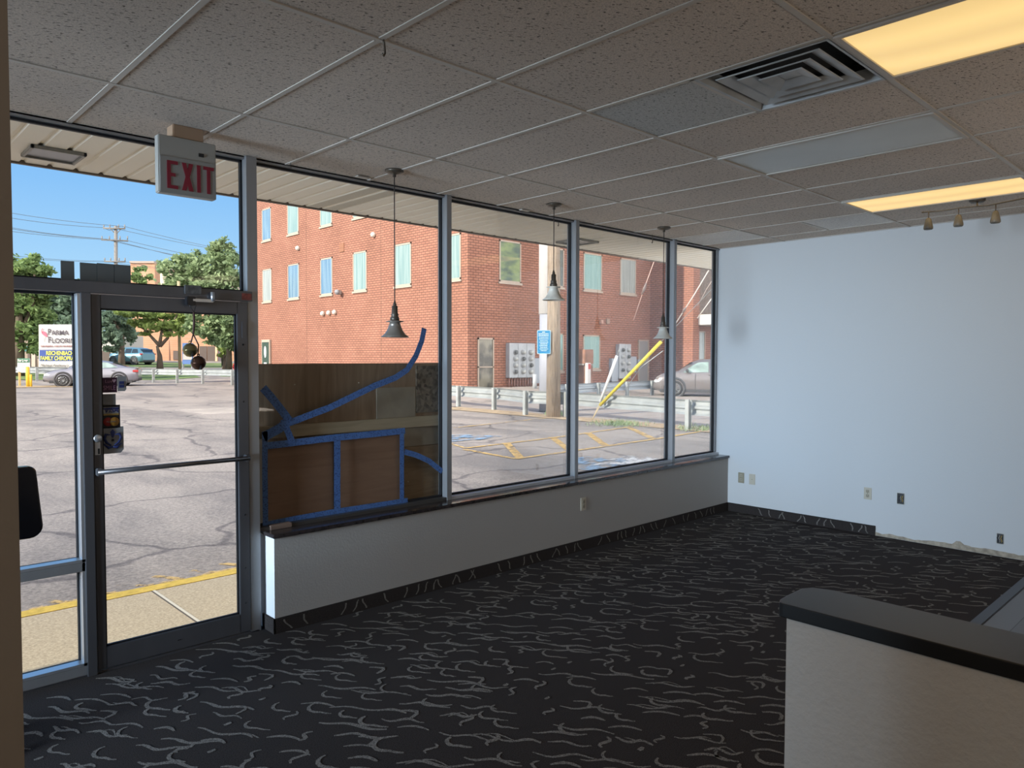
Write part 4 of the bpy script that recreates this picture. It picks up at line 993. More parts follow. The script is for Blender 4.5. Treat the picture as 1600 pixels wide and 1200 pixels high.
# meter banks
def meters(name, lab, x0, x1, z0, z1, nx, nz, m0x, m1x, m0z, m1z, extra=(), pipes=None, r=.095):
    t = thing(name, lab, 'meter bank', (x0, BY, z0))
    MB().box(x0, x1, BY-.25, BY-.001, z0, z1, bev=.01).build('cabinet', grey_metal, t)
    for k in range(1, nx): MB().box(x0+(x1-x0)*k/nx-.008, x0+(x1-x0)*k/nx+.008, BY-.262, BY-.25, z0+.02, z1-.02).build('cabinet_seam', mat('seam', (.25, .27, .29), .5), t)
    for i in range(nx):
        for j in range(nz):
            x = m0x+(m1x-m0x)*(i/(max(nx-1, 1))); z = m0z+(m1z-m0z)*(j/(nz-1)); c_ = (x, BY-.25, z)
            mm = MB().lathe([(0, 0), (r+.03, 0), (r+.03, .03), (r, .04), (r, .02), (0, .02)], c_, (0, -1, 0), 16).build('meter_ring', mat('meter_ring', (.35, .36, .37), .4), t)
            MB().lathe([(r*.95, .02), (r*.95, .10), (r*.6, .15), (0, .155)], c_, (0, -1, 0), 16).build('meter_dome', mat('meter_glass', (.5, .52, .5) if (i+j) % 3 else (.12, .13, .13), .15), mm)
    for (a, b_, c0, c1) in extra: MB().box(a, b_, BY-.2, BY-.001, c0, c1, bev=.01).build('side_box', mat('side_box', (.36, .41, .47), .5), t)
    if pipes:
        for k in range(pipes):
            x = x0+.1+(x1-x0-.25)*k/(pipes-1); MB().tube([(x, BY-.12, .3), (x, BY-.12, z0)], .035, 8).build('conduit', mat('conduit_brown', (.30, .15, .12), .5), t)
    return t
meters('meter_bank', 'grey bank of twelve electric meters on the brick wall left of the wooden pole', 21.62, 23.25, .78, 2.34, 3, 4, 21.98, 22.96, 1.05, 1.93, extra=((23.26, 23.72, .5, 1.66),), pipes=9)
meters('small_meter_bank', 'grey bank of eight electric meters on the brick wall beside the grey steel door', 29.5, 30.5, .6, 2.41, 2, 4, 29.76, 30.25, 1.05, 2.1, extra=((28.95, 29.49, .45, 1.65), (30.51, 31.05, .9, 1.75), (31.2, 31.35, 1.2, 1.6)))
a, b_ = PY(907, 546, 19.6), PY(920, 594, 19.6)
t = thing('rusty_cabinet', 'rusty brown utility cabinet in front of the ground floor window', 'cabinet', (a.x, 19.6, .3)); rust = mat('rust', (.26, .14, .10), .8, noise=(2, .5, (1, 1, 1)))
zm = (a.z+b_.z)/2
MB().box(a.x, b_.x, 19.3, 19.9, zm+.05, a.z, bev=.02).build('upper_box', rust, t); MB().box(a.x+.1, b_.x-.05, 19.3, 19.9, .25, zm-.0, bev=.02).build('lower_box', rust, t); MB().box(a.x, b_.x, 19.4, 19.8, zm-.01, zm+.06).build('shelf', mat('tray', (.4, .38, .36), .5), t)
a = PY(920.5, 600, 19); o = MB().box(a.x-.12, a.x+.12, 19.0, 19.15, .2, PY(920, 567, 19).z, bev=.01).build('white_marker_post', white_p); tag(rebase(o, (a.x, 19.08, .2)), 'short white post with a red mark beside the rusty cabinet', 'post')
MB().box(a.x-.06, a.x+.08, 18.98, 19.0, 1.15, 1.4).build('red_mark', red_l, o)
a = PY(835.5, 600, 19.5); o = MB().tube([(a.x, 19.5, .2), (a.x, 19.5, .95)], .1, 12).build('bollard', grey_metal); tag(rebase(o, (a.x, 19.5, .2)), 'short grey bollard left of the wooden pole', 'bollard')

# ------------------------------------------------------------------ poles, sign and guy wires at the lot edge
P0 = PG(864.5, 652); px_, py_ = P0.x, P0.y; zg = gz(px_, py_)
pole_m = wood_mat('weathered_pole', (.16, .125, .095), (.42, .34, .26), (16, 16, 1.2))
o = MB().tube([(px_, py_, zg-.1), (px_+.0, py_, 3), (px_-.05, py_, 12)], [.215, .19, .15], 20).build('utility_pole', pole_m); tag(rebase(o, (px_, py_, zg)), 'weathered wooden utility pole at the edge of the parking lot', 'utility pole')
B_ = PD(856.5, 557, 23.4); zsplit = PD(850, 491, 23.4).z; pdep = (P0-CAM).dot(_f)-.2
t = thing('steel_pole', 'wide steel pole behind the wooden pole, white above and grey below', 'pole', (B_.x, B_.y, .05))
MB().tube([(B_.x, B_.y, 0), (B_.x, B_.y, zsplit)], .28, 24).build('lower_shaft', mat('lavender_grey', (.38, .40, .46), .5), t); MB().tube([(B_.x, B_.y, zsplit), (B_.x, B_.y, 12)], .305, 24).build('white_sleeve', mat('white_sleeve', (.78, .78, .78), .5), t)
# blue sign on the wooden pole
d0 = (Vector((CAM.x, CAM.y, 0))-Vector((px_, py_, 0))).normalized(); rz = math.atan2(d0.x, -d0.y)
sc_ = Vector((px_, py_, 0))+d0*.235; dep_ = (Vector((sc_.x, sc_.y, 0))-Vector((CAM.x, CAM.y, 0))).length*math.cos(.05)
sr = Vector((math.cos(rz), math.sin(rz), 0)); zc0, zc1 = PD(848, 553, pdep).z, PD(848, 516, pdep).z
sc_ = sc_ - sr*.28
sgn = thing('blue_parking_sign', 'bright blue parking notice with white lines of text on the wooden pole', 'sign', (sc_.x, sc_.y, zc0))
blue_s = mat('sign_blue', (.01, .20, .42), .4); w2 = .19
def onsign(x, z, off): return sc_+sr*x+d0*off+Vector((0, 0, z))
m_ = MB(); W2 = .195; rc = .03; cor = []
for (sx, sz, a0) in ((1, 1, 0), (-1, 1, 90), (-1, -1, 180), (1, -1, 270)):
    for k in range(4): an = math.radians(a0+k*30); cor.append(((sx*(W2-rc)+rc*math.cos(an)), (zc0+zc1)/2+sz*((zc1-zc0)/2-rc)+rc*math.sin(an)))
m_.poly([onsign(x, z, 0) for x, z in cor], thick=-d0*.004); m_.build('border', mat('sign_border', (.45, .62, .68), .4), sgn)
m_ = MB(); m_.poly([onsign(x*.93, (zc0+zc1)/2+(z-(zc0+zc1)/2)*.96, .003) for x, z in cor], thick=-d0*.002); m_.build('face', blue_s, sgn)
m_ = MB(); zz = zc1-.07
for wd, hh_ in ((.09, .035), (.30, .03), (.30, .03), (.26, .02), (.28, .02), (.22, .02), (.26, .02), (.2, .025), (.24, .025), (.2, .02), (.24, .02), (.18, .02)):
    x = -wd/2
    while x < wd/2-.01:
        l_ = rnd.uniform(.02, .05); m_.poly([onsign(x, zz, .006), onsign(min(x+l_, wd/2), zz, .006), onsign(min(x+l_, wd/2), zz+hh_*.7, .006), onsign(x, zz+hh_*.7, .006)]); x += l_+.012
    zz -= (zc1-zc0-.1)/12.2
m_.build('text_lines', mat('sign_white', (.7, .8, .85), .4), sgn)
# guy wires
GA = PX(925, 656, 14.75); GA.z = gz(GA.x, GA.y)
def guy(name, p0_, p1_, far, lab, guard_m, r, gf):
    t = thing(name, lab, 'guy wire', (GA.x, GA.y, GA.z))
    d_ = (p1_-p0_).normalized()
    MB().tube([GA, p0_], .012, 8).build('anchor_rod', mat('rod', (.5, .42, .28), .6), t)
    MB().tube([p0_, p1_], r, 12).build('guard_sleeve', guard_m, t)
    MB().tube([p1_, p1_+d_*far], .008, 6).build('wire', galv_d, t)
    return t
yg = mat('yellow_sleeve', (.58, .50, .04), .5)
guy('guy_wire', PX(938, 633, 14.75), PX(1033, 534, 14.75), 9, 'guy wire with a long yellow sleeve leaning to the right', yg, .045, 0)
guy('guy_wire', PX(938, 628, 14.80), PX(964, 556, 14.80), .2, 'guy wire with a white sleeve beside the yellow one', mat('white_sleeve_thin', (.72, .74, .78), .5), .04, 0)
def wire(pts, X, r, lab, m_=galv_d, ins=None):
    t = thing('overhead_wire', lab, 'wire', PX(*pts[0], X)); P_ = [PX(u, v, X) for u, v in pts]; MB().tube(P_, r, 6).build('cable', m_, t)
    if ins:
        a = PX(*ins[0], X); b_ = PX(*ins[1], X); MB().tube([a, (a+b_)/2, b_], [.02, .05, .02], 8).build('insulator', mat('insulator', (.2, .16, .15), .4), t)
wire([(990, 500), (1006, 452), (1024, 403)], 19, .011, 'thin wire with a dark insulator before the brick wall', mat('wire_pink', (.6, .42, .36), .5), ((1003, 460), (1010, 442)))
wire([(1056, 505), (1085, 460), (1110, 418), (1122, 396)], 19, .018, 'pale wire crossing the orange wing beside the right wall', mat('wire_white', (.65, .62, .58), .5), ((1066, 489), (1072, 480)))
wire([(1090, 497), (1105, 476), (1126, 448)], 19, .016, 'short pale wire rising from the white canopy', mat('wire_white2', (.65, .62, .58), .5))
wire([(978, 608), (1000, 575), (1036, 548)], 18, .012, 'fine wire under the yellow guy sleeve', galv_d)
wire([(1090, 478), (1105, 450), (1122, 424)], 19, .009, 'fine wire between the two pale wires', mat('wire_pale', (.5, .42, .38), .5))

# ------------------------------------------------------------------ cars
def car(name, lab, loc, rz, Ln, Wd, prof_top, belt, paint, clad, wheels, wr, side_wins, roof_x, mirror_x, group=None, tail=True):
    """local frame: x forward from rear 0..Ln, y half width; prof_top: list of (x, z) silhouette"""
    t = thing(name, lab, 'car', loc, rz); W_ = wm(t)
    def ztop(x):
        for (a, za), (b_, zb_) in zip(prof_top, prof_top[1:]):
            if a <= x <= b_: return za+(zb_-za)*(x-a)/(b_-a)
        return prof_top[-1][1]
    def zbelt(x): return min(ztop(x), belt(x))
    mb = MB(); n = 34; rows = []
    for i in range(n+1):
        x = Ln*i/n; e = min(1, min(x, Ln-x)/.35); hw = Wd/2*(.86+.14*math.sqrt(max(0, e))); zt_ = ztop(x); zb_ = zbelt(x); zlo = .22+.10*(1-e)
        cab = max(0, zt_-zb_); wr_ = hw-.05-.28*min(1, cab/.5)
        sec = [(0, zlo), (hw*.9, zlo), (hw, zlo+.14), (hw*1.0, (zlo+zb_)/2+.05), (hw*.97, zb_-.03), (hw*.93 if cab > .03 else hw*.86, zb_+(0 if cab > .03 else -.0)), (wr_, zt_-.03 if cab > .03 else zt_), (wr_*.7, zt_), (0, zt_+.01)]
        ring = [mb.bm.verts.new(W_ @ Vector((x-Ln/2, y, z))) for y, z in sec] + [mb.bm.verts.new(W_ @ Vector((x-Ln/2, -y, z))) for y, z in sec[-2:0:-1]]
        rows.append(ring)
    for i in range(n):
        k = len(rows[0])
        for j in range(k): mb.bm.faces.new((rows[i][j], rows[i][(j+1) % k], rows[i+1][(j+1) % k], rows[i+1][j])).smooth = True
    mb.bm.faces.new(rows[0]); mb.bm.faces.new(rows[-1][::-1])
    mb.build('body', paint, t)
    def sidept(x, z, s, off=.012):
        zt_ = ztop(x); zb_ = zbelt(x); e = min(1, min(x, Ln-x)/.35); hw = Wd/2*(.86+.14*math.sqrt(max(0, e))); cab = max(.05, zt_-zb_); wr_ = hw-.05-.28*min(1, cab/.5); f_ = (z-zb_)/max(.03, (zt_-.03-zb_))
        return W_ @ Vector((x-Ln/2, s*(hw*.93+(wr_-hw*.93)*max(0, min(1, f_))+off), z))
    for s in (-1, 1):
        for poly_, gm in side_wins:
            m_ = MB(); pp = []
            for k in range(len(poly_)):
                a, b_ = poly_[k], poly_[(k+1) % len(poly_)]
                for q in range(4): pp.append((a[0]+(b_[0]-a[0])*q/4, a[1]+(b_[1]-a[1])*q/4))
            cxp = sum(a for a, _ in pp)/len(pp); czp = sum(b_ for _, b_ in pp)/len(pp); cv_ = m_.bm.verts.new(sidept(cxp, czp, s)); vv = [m_.bm.verts.new(sidept(a, b_, s)) for a, b_ in pp]
            for k in range(len(vv)): m_.bm.faces.new((cv_, vv[k], vv[(k+1) % len(vv)]))
            m_.build('side_window', gm, t)
    # windscreen and rear glass
    for (xa_, xb_) in (roof_x[0], roof_x[1]):
        m_ = MB(); hw = Wd/2-.33
        m_.poly([W_ @ Vector((xa_-Ln/2, -hw-.2, ztop(xa_)+.02)), W_ @ Vector((xa_-Ln/2, hw+.2, ztop(xa_)+.02)), W_ @ Vector((xb_-Ln/2, hw, ztop(xb_)+.012)), W_ @ Vector((xb_-Ln/2, -hw, ztop(xb_)+.012))]); m_.build('windscreen', carglass, t)
    for xw in wheels:
        for s in (-1, 1):
            c_ = W_ @ Vector((xw-Ln/2, s*(Wd/2-.10), wr)); ax = (W_.to_3x3() @ Vector((0, s, 0)))
            MB().lathe([(wr+.12, -.05), (wr+.12, .115), (wr+.01, .118), (wr+.01, -.05)], c_+Vector((0, 0, .02)), ax, 28).build('wheel_arch', clad, t)
            wl = MB().lathe([(0, -.1), (wr*.9, -.1), (wr, -.07), (wr, .07), (wr*.93, .112), (wr*.68, .118), (wr*.66, .10), (0, .10)], c_, ax, 28).build('wheel', rubber, t)
            m_ = MB(); m_.lathe([(0, .108), (.06, .112), (.06, .122), (0, .124)], c_, ax, 14); m_.lathe([(wr*.60, .108), (wr*.60, .122), (wr*.66, .122), (wr*.66, .108)], c_, ax, 28)
            e1 = ax.orthogonal().normalized(); e2 = ax.cross(e1)
            for k in range(10):
                a = k*2*PI/10; dd = e1*math.cos(a)+e2*math.sin(a); m_.tube([c_+ax*.115+dd*.04, c_+ax*.115+dd*wr*.63], .016, 5)
            m_.build('rim', rim_m, wl)
    for s in (-1, 1):
        c_ = Vector((mirror_x-Ln/2, s*(Wd/2+.05), belt(mirror_x)+.08)); m_ = MB(); m_.box(c_.x-.06, c_.x+.07, c_.y-.09, c_.y+.09, c_.z-.06, c_.z+.07, bev=.02, mtx=W_); m_.build('door_mirror', clad, t)
        m_ = MB(); hz_ = min(.68, ztop(Ln-.15)-.12); m_.box(Ln/2-.42, Ln/2-.06, s*(Wd/2-.10)-.08, s*(Wd/2-.10)+.085, hz_-.07, hz_+.06, bev=.02, mtx=W_); m_.build('headlight', mat('headlamp', (.55, .58, .6), .15), t)
        tz = ztop(.12)-.18; m_ = MB(); m_.box(-Ln/2-.01, -Ln/2+.28, s*(Wd/2-.09)-.09, s*(Wd/2-.09)+.085, tz-.06, tz+.06, bev=.02, mtx=W_); m_.build('tail_light', red_l, t)
        for xh in (mirror_x-1.0, mirror_x-1.9):
            m_ = MB(); m_.box(xh-Ln/2-.09, xh-Ln/2+.09, s*Wd/2-.01, s*Wd/2+.025, belt(xh)-.13, belt(xh)-.10, bev=.006, mtx=W_); m_.build('door_handle', paint, t)
    m_ = MB(); m_.box(-Ln/2+.3, Ln/2-.3, -Wd/2+.01, Wd/2-.01, .17, .32, bev=.02, mtx=W_); m_.build('sill_cladding', clad, t)
    m_ = MB(); m_.box(Ln/2-.2, Ln/2+.015, -Wd/2+.16, Wd/2-.16, .26, .5, bev=.03, mtx=W_); m_.box(-Ln/2-.015, -Ln/2+.2, -Wd/2+.16, Wd/2-.16, .26, .46, bev=.03, mtx=W_); m_.build('bumper_insert', clad, t)
    # door seams
    for xs_ in (mirror_x-.35, mirror_x-1.2):
        m_ = MB()
        for s in (-1, 1): m_.box(xs_-Ln/2-.008, xs_-Ln/2+.008, s*(Wd/2)-.02, s*(Wd/2)+.004, .34, belt(xs_)-.05, mtx=W_)
        m_.build('door_seam', black, t)
    return t
silver = mat('silver_paint', (.26, .26, .30), .28, .35, coat=.6); greyp = mat('grey_beige_paint', (.22, .20, .20), .3, .4, coat=.6); bluep = mat('teal_paint', (.13, .28, .36), .3, .4, coat=.6)
clad_m = mat('dark_cladding', (.05, .05, .055), .6)
# silver sedan on the left, facing left
cL = PD(147, 583, 41.5); cLg = gz(cL.x, cL.y); vdir = math.atan2(cL.x-CAM.x, cL.y-CAM.y)
pf = [(0, .92), (.08, 1.0), (.55, 1.05), (1.35, 1.32), (1.95, 1.42), (2.5, 1.42), (3.0, 1.30), (3.55, .98), (4.1, .90), (4.5, .76), (4.66, .55)]
bl = lambda x: .98-.03*x/4.6+(.04 if x < 1 else 0)
wins = [([(1.0, 1.03), (2.05, .99), (2.02, 1.33), (1.55, 1.30)], carglass_lt), ([(2.12, .99), (3.25, .96), (2.95, 1.20), (2.6, 1.34), (2.1, 1.34)], carglass_lt)]
car('silver_car', 'silver sedan with dark wheel arches parked at the far left of the lot', (cL.x, cL.y, cLg+.015), PI-vdir-.16, 4.66, 1.8, pf, bl, silver, clad_m, (.98, 3.70), .335, wins, ((2.95, 3.5), (1.3, .6)), 3.15)
# grey SUV on the right, facing left (-x)
cR = PD(1104, 600, 33.2); vdr = math.atan2(cR.x-CAM.x, cR.y-CAM.y)
pf2 = [(0, 1.0), (.1, 1.15), (.3, 1.45), (.7, 1.60), (1.6, 1.66), (2.6, 1.64), (3.0, 1.52), (3.55, 1.12), (4.2, 1.02), (4.5, .86), (4.64, .55)]
bl2 = lambda x: 1.08-.02*x/4.6
wins2 = [([(.5, 1.12), (1.3, 1.09), (1.3, 1.50), (.75, 1.48)], carglass), ([(1.4, 1.09), (2.15, 1.08), (2.15, 1.53), (1.4, 1.52)], carglass), ([(2.24, 1.08), (3.35, 1.06), (2.95, 1.36), (2.7, 1.50), (2.24, 1.53)], carglass_lt)]
car('grey_suv', 'grey-beige SUV parked beyond the guardrail, cut off by the right wall', (cR.x, cR.y, gz(cR.x, cR.y)+.015), PI-vdr, 4.64, 1.85, pf2, bl2, greyp, clad_m, (.95, 3.68), .36, wins2, ((3.0, 3.5), (.3, .1)), 3.15)
# teal SUV far away behind the silver car
cB = PD(207, 566, 72); vdb = math.atan2(cB.x-CAM.x, cB.y-CAM.y)
car('teal_suv', 'teal SUV on the street behind the silver car', (cB.x, cB.y, gz(cB.x, cB.y)+.015), PI-vdb-.8, 4.1, 1.8, pf2, bl2, bluep, clad_m, (.95, 3.55), .36, wins2, ((3.0, 3.5), (.3, .1)), 3.15)

# ------------------------------------------------------------------ roadside signs on the left
SD = 48.0; sp0 = PD(60.5, 507, SD); sp1 = PD(139, 583, SD); sgn_r = math.atan2(-RT.y, RT.x)
c_ = PD(99, 545, SD); vd = math.atan2(c_.x-CAM.x, c_.y-CAM.y); rz = -YAW
r_ = Vector((math.cos(rz), math.sin(rz), 0)); n_ = Vector((math.sin(rz), -math.cos(rz), 0))
def SP(u, v, off=0): return PD(u, v, SD)+n_*off
t = thing('business_sign', 'big white roadside sign with a blue band and a pink flamingo behind the silver car', 'sign', (c_.x, c_.y, gz(c_.x, c_.y)))
sw = mat('sign_face_white', (.50, .49, .48), .5); sblue = mat('sign_band_blue', (.015, .05, .24), .5); sblk = mat('sign_ink', (.06, .05, .07), .6); syel = mat('sign_ink_yellow', (.50, .50, .10), .6); spink = mat('flamingo_pink', (.60, .10, .16), .6); sgrey = mat('sign_ink_grey', (.18, .16, .14), .6); sred = mat('sign_ink_brown', (.24, .10, .10), .6)
def sq(name, u0, v0, u1, v1, m_, off, th=.02): return MB().poly([SP(u0, v1, off), SP(u1, v1, off), SP(u1, v0, off), SP(u0, v0, off)], thick=-n_*th).build(name, m_, t)
sq('cabinet', 60.5, 507, 139, 584, sw, 0, .35); sq('blue_band', 62, 547, 138, 564, sblue, .02); sq('divider', 61, 544.6, 139, 546.4, mat('divider_grey', (.35, .36, .4), .5), .02)
def st(body, u, v, hpx, m_, sx=1, align='LEFT', **k): return text(body, hpx*SD/FPX*1.38, SP(u, v, .045), rz, m_, t, sx=sx, align=align, ext=.004, **k)
st('P', 75, 519, 9.6, sblk, .8, bold=.01); st('ARMA', 81.2, 520.2, 7.4, sblk, .95, bold=.008)
st('F', 75.5, 531.5, 9.6, sblk, .8, bold=.01); st('LOORING', 81.4, 532.7, 7.4, sblk, .95, bold=.008)
st('OLD RELIABLE - ONE OF THE FINEST', 64, 541, 2.3, sred, .95, bold=.006)
st('REICHENBACH', 72.5, 552, 6.3, syel, .74, bold=.012); st('FAMILY CHIROPRACTIC', 63.5, 560, 6.3, syel, .72, bold=.012)
st("Michael Anthony's", 63.5, 571, 4.8, sgrey, .9, shear=.2); st('HAIR SALON', 63.5, 578, 7.4, sgrey, .80)
m_ = MB(); m_.poly([SP(u, v, .045) for u, v in ((65.6, 519), (68, 517), (71.5, 518.6), (73.8, 522), (74.6, 527), (71.5, 525.6), (68, 523.2), (66.2, 521.8))])
m_.tube([SP(66.8, 520, .045), SP(65.4, 517.5, .045), SP(66.6, 514, .045), SP(67.6, 513.6, .045)], .02, 6); m_.build('flamingo', spink, t)
MB().tube([SP(70.3, 525, .045), SP(69.8, 529, .045), SP(70.6, 534.5, .045)], .012, 6).build('flamingo_leg', mat('leg_grey', (.4, .38, .38), .6), t)
for u in (75, 126): a = SP(u, 584, -.17); MB().box(a.x-.09, a.x+.09, a.y-.09, a.y+.09, gz(a.x, a.y), a.z).build('post', grey_metal, t)
SD = 41.0; c_ = PD(36, 571, SD); t = thing('lease_sign', 'small white sign with a green top on posts at the far left', 'sign', (c_.x, c_.y, gz(c_.x, c_.y)))
sq('panel', 27, 560, 46.5, 581.5, sw, 0, .05); sq('green_top', 27.3, 560, 46.3, 566.5, mat('sign_green', (.04, .17, .10), .5), .01)
st('For Lease', 28.5, 563.4, 4.0, sw, .75, bold=.01)
m_ = MB()
for k, (a, w_) in enumerate(((570, 12), (573, 10), (577, 13))): m_.poly([SP(31, a+.5, .03), SP(31+w_, a+.5, .03), SP(31+w_, a, .03), SP(31, a, .03)])
m_.build('faint_lines', mat('faint_ink', (.45, .38, .42), .6), t)
for u in (29.5, 44): a = SP(u, 581, -.05); MB().box(a.x-.05, a.x+.05, a.y-.05, a.y+.05, gz(a.x, a.y), a.z+.02).build('post', mat('yellow_wood', (.62, .45, .18), .7), t)
for (u, v0, v1, r, lab) in ((43.6, 573, 597.5, .09, 'taller yellow bollard beside the small white sign'), (48.3, 585, 597, .06, 'shorter yellow bollard beside the small white sign')):
    a = PD(u, v1, 39.8); z0_ = gz(a.x, a.y); o = MB().tube([(a.x, a.y, z0_), (a.x, a.y, PD(u, v0, 39.8).z-.04), (a.x, a.y, PD(u, v0, 39.8).z)], [r, r, r*.6], 12).build('yellow_bollard', yellow_p); tag(rebase(o, (a.x, a.y, z0_)), lab, 'bollard', 'yellow bollards')
a, b_ = PD(32, 596, 36.6), PD(42, 583, 36.6); 
# blue-and-white board behind the bells
SD = 66.0; c_ = PD(292, 553, SD); t = thing('blue_board_sign', 'blue and white board sign on the lawn behind the bells', 'sign', (c_.x, c_.y, gz(c_.x, c_.y)))
sq('panel', 285, 536, 301, 569, mat('board_blue', (.10, .20, .48), .5), 0, .1); sq('white_part', 286, 553, 300, 562, sw, .02)
for u in (286, 300): a = SP(u, 569, -.05); MB().box(a.x-.06, a.x+.06, a.y-.06, a.y+.06, gz(a.x, a.y), a.z).build('post', grey_metal, t)
a = PD(281, 575, 64); o = MB().tube([(a.x, a.y, gz(a.x, a.y)), (a.x, a.y, PD(281, 440, 64).z)], .13, 10).build('wooden_street_pole', mat('pole_tan', (.42, .34, .20), .8)); tag(rebase(o, (a.x, a.y, gz(a.x, a.y))), 'plain tan street pole left of the blue board sign', 'pole')
a = PD(366, 573, 60); t = thing('red_hydrant', 'small red hydrant by the right edge of the door glass', 'hydrant', (a.x, a.y, gz(a.x, a.y)))
MB().lathe([(.13, 0), (.13, .1), (.1, .12), (.1, .55), (.12, .56), (.1, .68), (0, .74)], (a.x, a.y, gz(a.x, a.y)), n=12).build('barrel', red_l, t); MB().tube([(a.x-.2, a.y, gz(a.x, a.y)+.42), (a.x+.2, a.y, gz(a.x, a.y)+.42)], .06, 8).build('nozzle', red_l, t)

# ------------------------------------------------------------------ far buildings
def farbox(name, lab, u0, u1, v0, depth, dz_, m_, thick=12, wins=(), roof=None, cat='building'):
    a = PD(u0, 560, depth); b_ = PD(u1, 560, depth); z1 = PD((u0+u1)/2, v0, depth).z; c_ = (a+b_)/2; g_ = gz(c_.x, c_.y)-.3
    t = thing(name, lab, cat, (c_.x, c_.y, g_)); bk = Vector((math.sin(YAW), math.cos(YAW), 0))*thick
    A_, B2 = Vector((a.x, a.y, g_)), Vector((b_.x, b_.y, g_))
    MB().poly([A_, B2, B2+bk, A_+bk], thick=(0, 0, z1-g_)).build('walls', m_, t)
    fn = Vector((-math.sin(YAW), -math.cos(YAW), 0))
    if roof: MB().poly([A_+fn*.3+Vector((0, 0, z1-g_)), B2+fn*.3+Vector((0, 0, z1-g_)), B2+bk+Vector((0, 0, z1-g_)), A_+bk+Vector((0, 0, z1-g_))], thick=(0, 0, .4)).build('roof_edge', roof, t)
    for (p0u, p0v, p1u, p1v, wmat, nm) in wins:
        q = [PD(p0u, p1v, depth), PD(p1u, p1v, depth), PD(p1u, p0v, depth), PD(p0u, p0v, depth)]; MB().poly([p_+fn*.02 for p_ in q], thick=fn*.06).build(nm, wmat, t)
    return t
dk = mat('dark_opening', (.09, .065, .055), .6); fw = mat('far_window', (.14, .20, .24), .3)
farbox('long_brick_building', 'long low orange brick building beyond the street, behind the thin tree', 196, 400, 470, 88, 0, brick_far, 14, [(271, 548, 279, 562, dk, 'window'), (312, 541, 323.5, 567, dk, 'garage_door'), (324.5, 541, 336, 567, dk, 'garage_door'), (264.6, 500, 265.4, 567, mat('downpipe', (.16, .08, .06), .7), 'downpipe'), (336.5, 541, 340, 569, mat('pillar_pale', (.62, .42, .28), .8), 'pillar'), (341, 541, 358, 569, mat('porch_shadow', (.12, .10, .11), .9), 'porch')], roof=mat('roof_pale', (.45, .38, .32), .8))
farbox('distant_brick_tower', 'small distant brick block seen above the door header', 206, 244, 412, 150, 0, brick_far, 14, [(214, 426, 220, 445, fw, 'window'), (226, 425, 233, 446, fw, 'window'), (237, 425, 242, 446, fw, 'window')], roof=mat('roof_tan', (.35, .28, .24), .8))
farbox('pale_apartment_block', 'pale distant apartment block seen through the trees', 252, 345, 424, 130, 0, mat('pale_stucco', (.62, .50, .40), .8), 14, [(262+k*13, 430, 268+k*13, 442, fw, 'window') for k in range(6)], roof=mat('roof_grey', (.4, .38, .36), .8))
farbox('white_storefront', 'white low building glimpsed left of the orange brick building', 157, 194, 524, 76, 0, mat('white_stucco', (.50, .49, .46), .8), 4, [(160, 548, 172, 566, dk, 'window'), (176, 548, 180, 568, mat('brown_post', (.28, .14, .08), .7), 'pillar'), (188, 530, 194, 540, fw, 'window'), (188, 550, 194, 562, fw, 'window')])
farbox('awning_shop', 'shop with a teal awning half hidden by trees at the far left', 8, 64, 530, 62, 0, mat('shop_wall', (.30, .24, .19), .8), 8, [(16, 541, 44, 549, mat('teal_awning', (.03, .16, .14), .6), 'awning'), (26, 552, 34, 562, fw, 'window'), (50, 548, 56, 573, mat('shop_pillar', (.45, .40, .33), .8), 'pillar'), (44, 552, 48, 573, dk, 'doorway')])

# far utility pole with crossarms and lines
FD = 88.0; pm_ = mat('far_pole', (.20, .19, .18), .8); t = thing('far_utility_pole', 'distant utility pole with crossarms against the blue sky', 'utility pole', PD(181, 560, FD))
a = PD(181.3, 575, FD); b_ = PD(181, 353.5, FD); MB().tube([a, b_], [.26, .19], 10).build('shaft', pm_, t)
for (u0, u1, v0, v1, lab) in ((161.5, 195.5, 356.5, 357.2, ''), (158.5, 200, 374.5, 376.5, ''), (163, 196, 408.5, 409, '')):
    MB().tube([PD(u0, v0, FD-.3), PD(u1, v1, FD-.3)], .10, 6).build('crossarm', pm_, t)
    m_ = MB()
    for f_ in (.02, .30, .70, .98): q = PD(u0+(u1-u0)*f_, v0, FD-.3); m_.tube([q, q+Vector((0, 0, .42))], .07, 6)
    m_.build('insulators', mat('far_insulator', (.2, .2, .2), .6), t)
MB().tube([PD(172, 357, FD-.3), PD(181, 366, FD)], .05, 5).build('brace', pm_, t); MB().tube([PD(190, 357, FD-.3), PD(181, 366, FD)], .05, 5).build('brace', pm_, t)
wl_m = mat('line_dark', (.12, .15, .18), .7)
def line(pts, lab, r=.028):
    P_ = []
    for u, v, dd in pts: P_.append(PD(u, v, dd))
    # smooth
    Q = []
    for i in range(len(P_)-1):
        for k in range(6):
            f_ = k/6; q = P_[i].lerp(P_[i+1], f_); q.z -= .25*math.sin(PI*f_); Q.append(q)
    Q.append(P_[-1]); o = MB().tube(Q, r, 5).build('power_line', wl_m); tag(rebase(o, P_[0]), lab, 'power line', 'power lines on the distant pole')
line([(-40, 323, 75), (195, 354, 88), (420, 402, 100)], 'topmost power line on the distant pole')
line([(-40, 331, 75), (163, 356, 88), (180, 357, 88), (430, 404, 98)], 'second power line below the topmost')
line([(-40, 345, 75), (160, 373, 88), (420, 425, 100)], 'upper power line on the middle crossarm')
line([(-40, 348, 75), (172, 374, 88), (420, 430, 100)], 'middle power line on the middle crossarm')
line([(-40, 354, 76), (199, 376, 88), (420, 420, 100)], 'lower power line on the middle crossarm')
line([(-40, 392, 70), (165, 408, 88), (400, 436, 100)], 'upper power line on the lowest crossarm', .02)
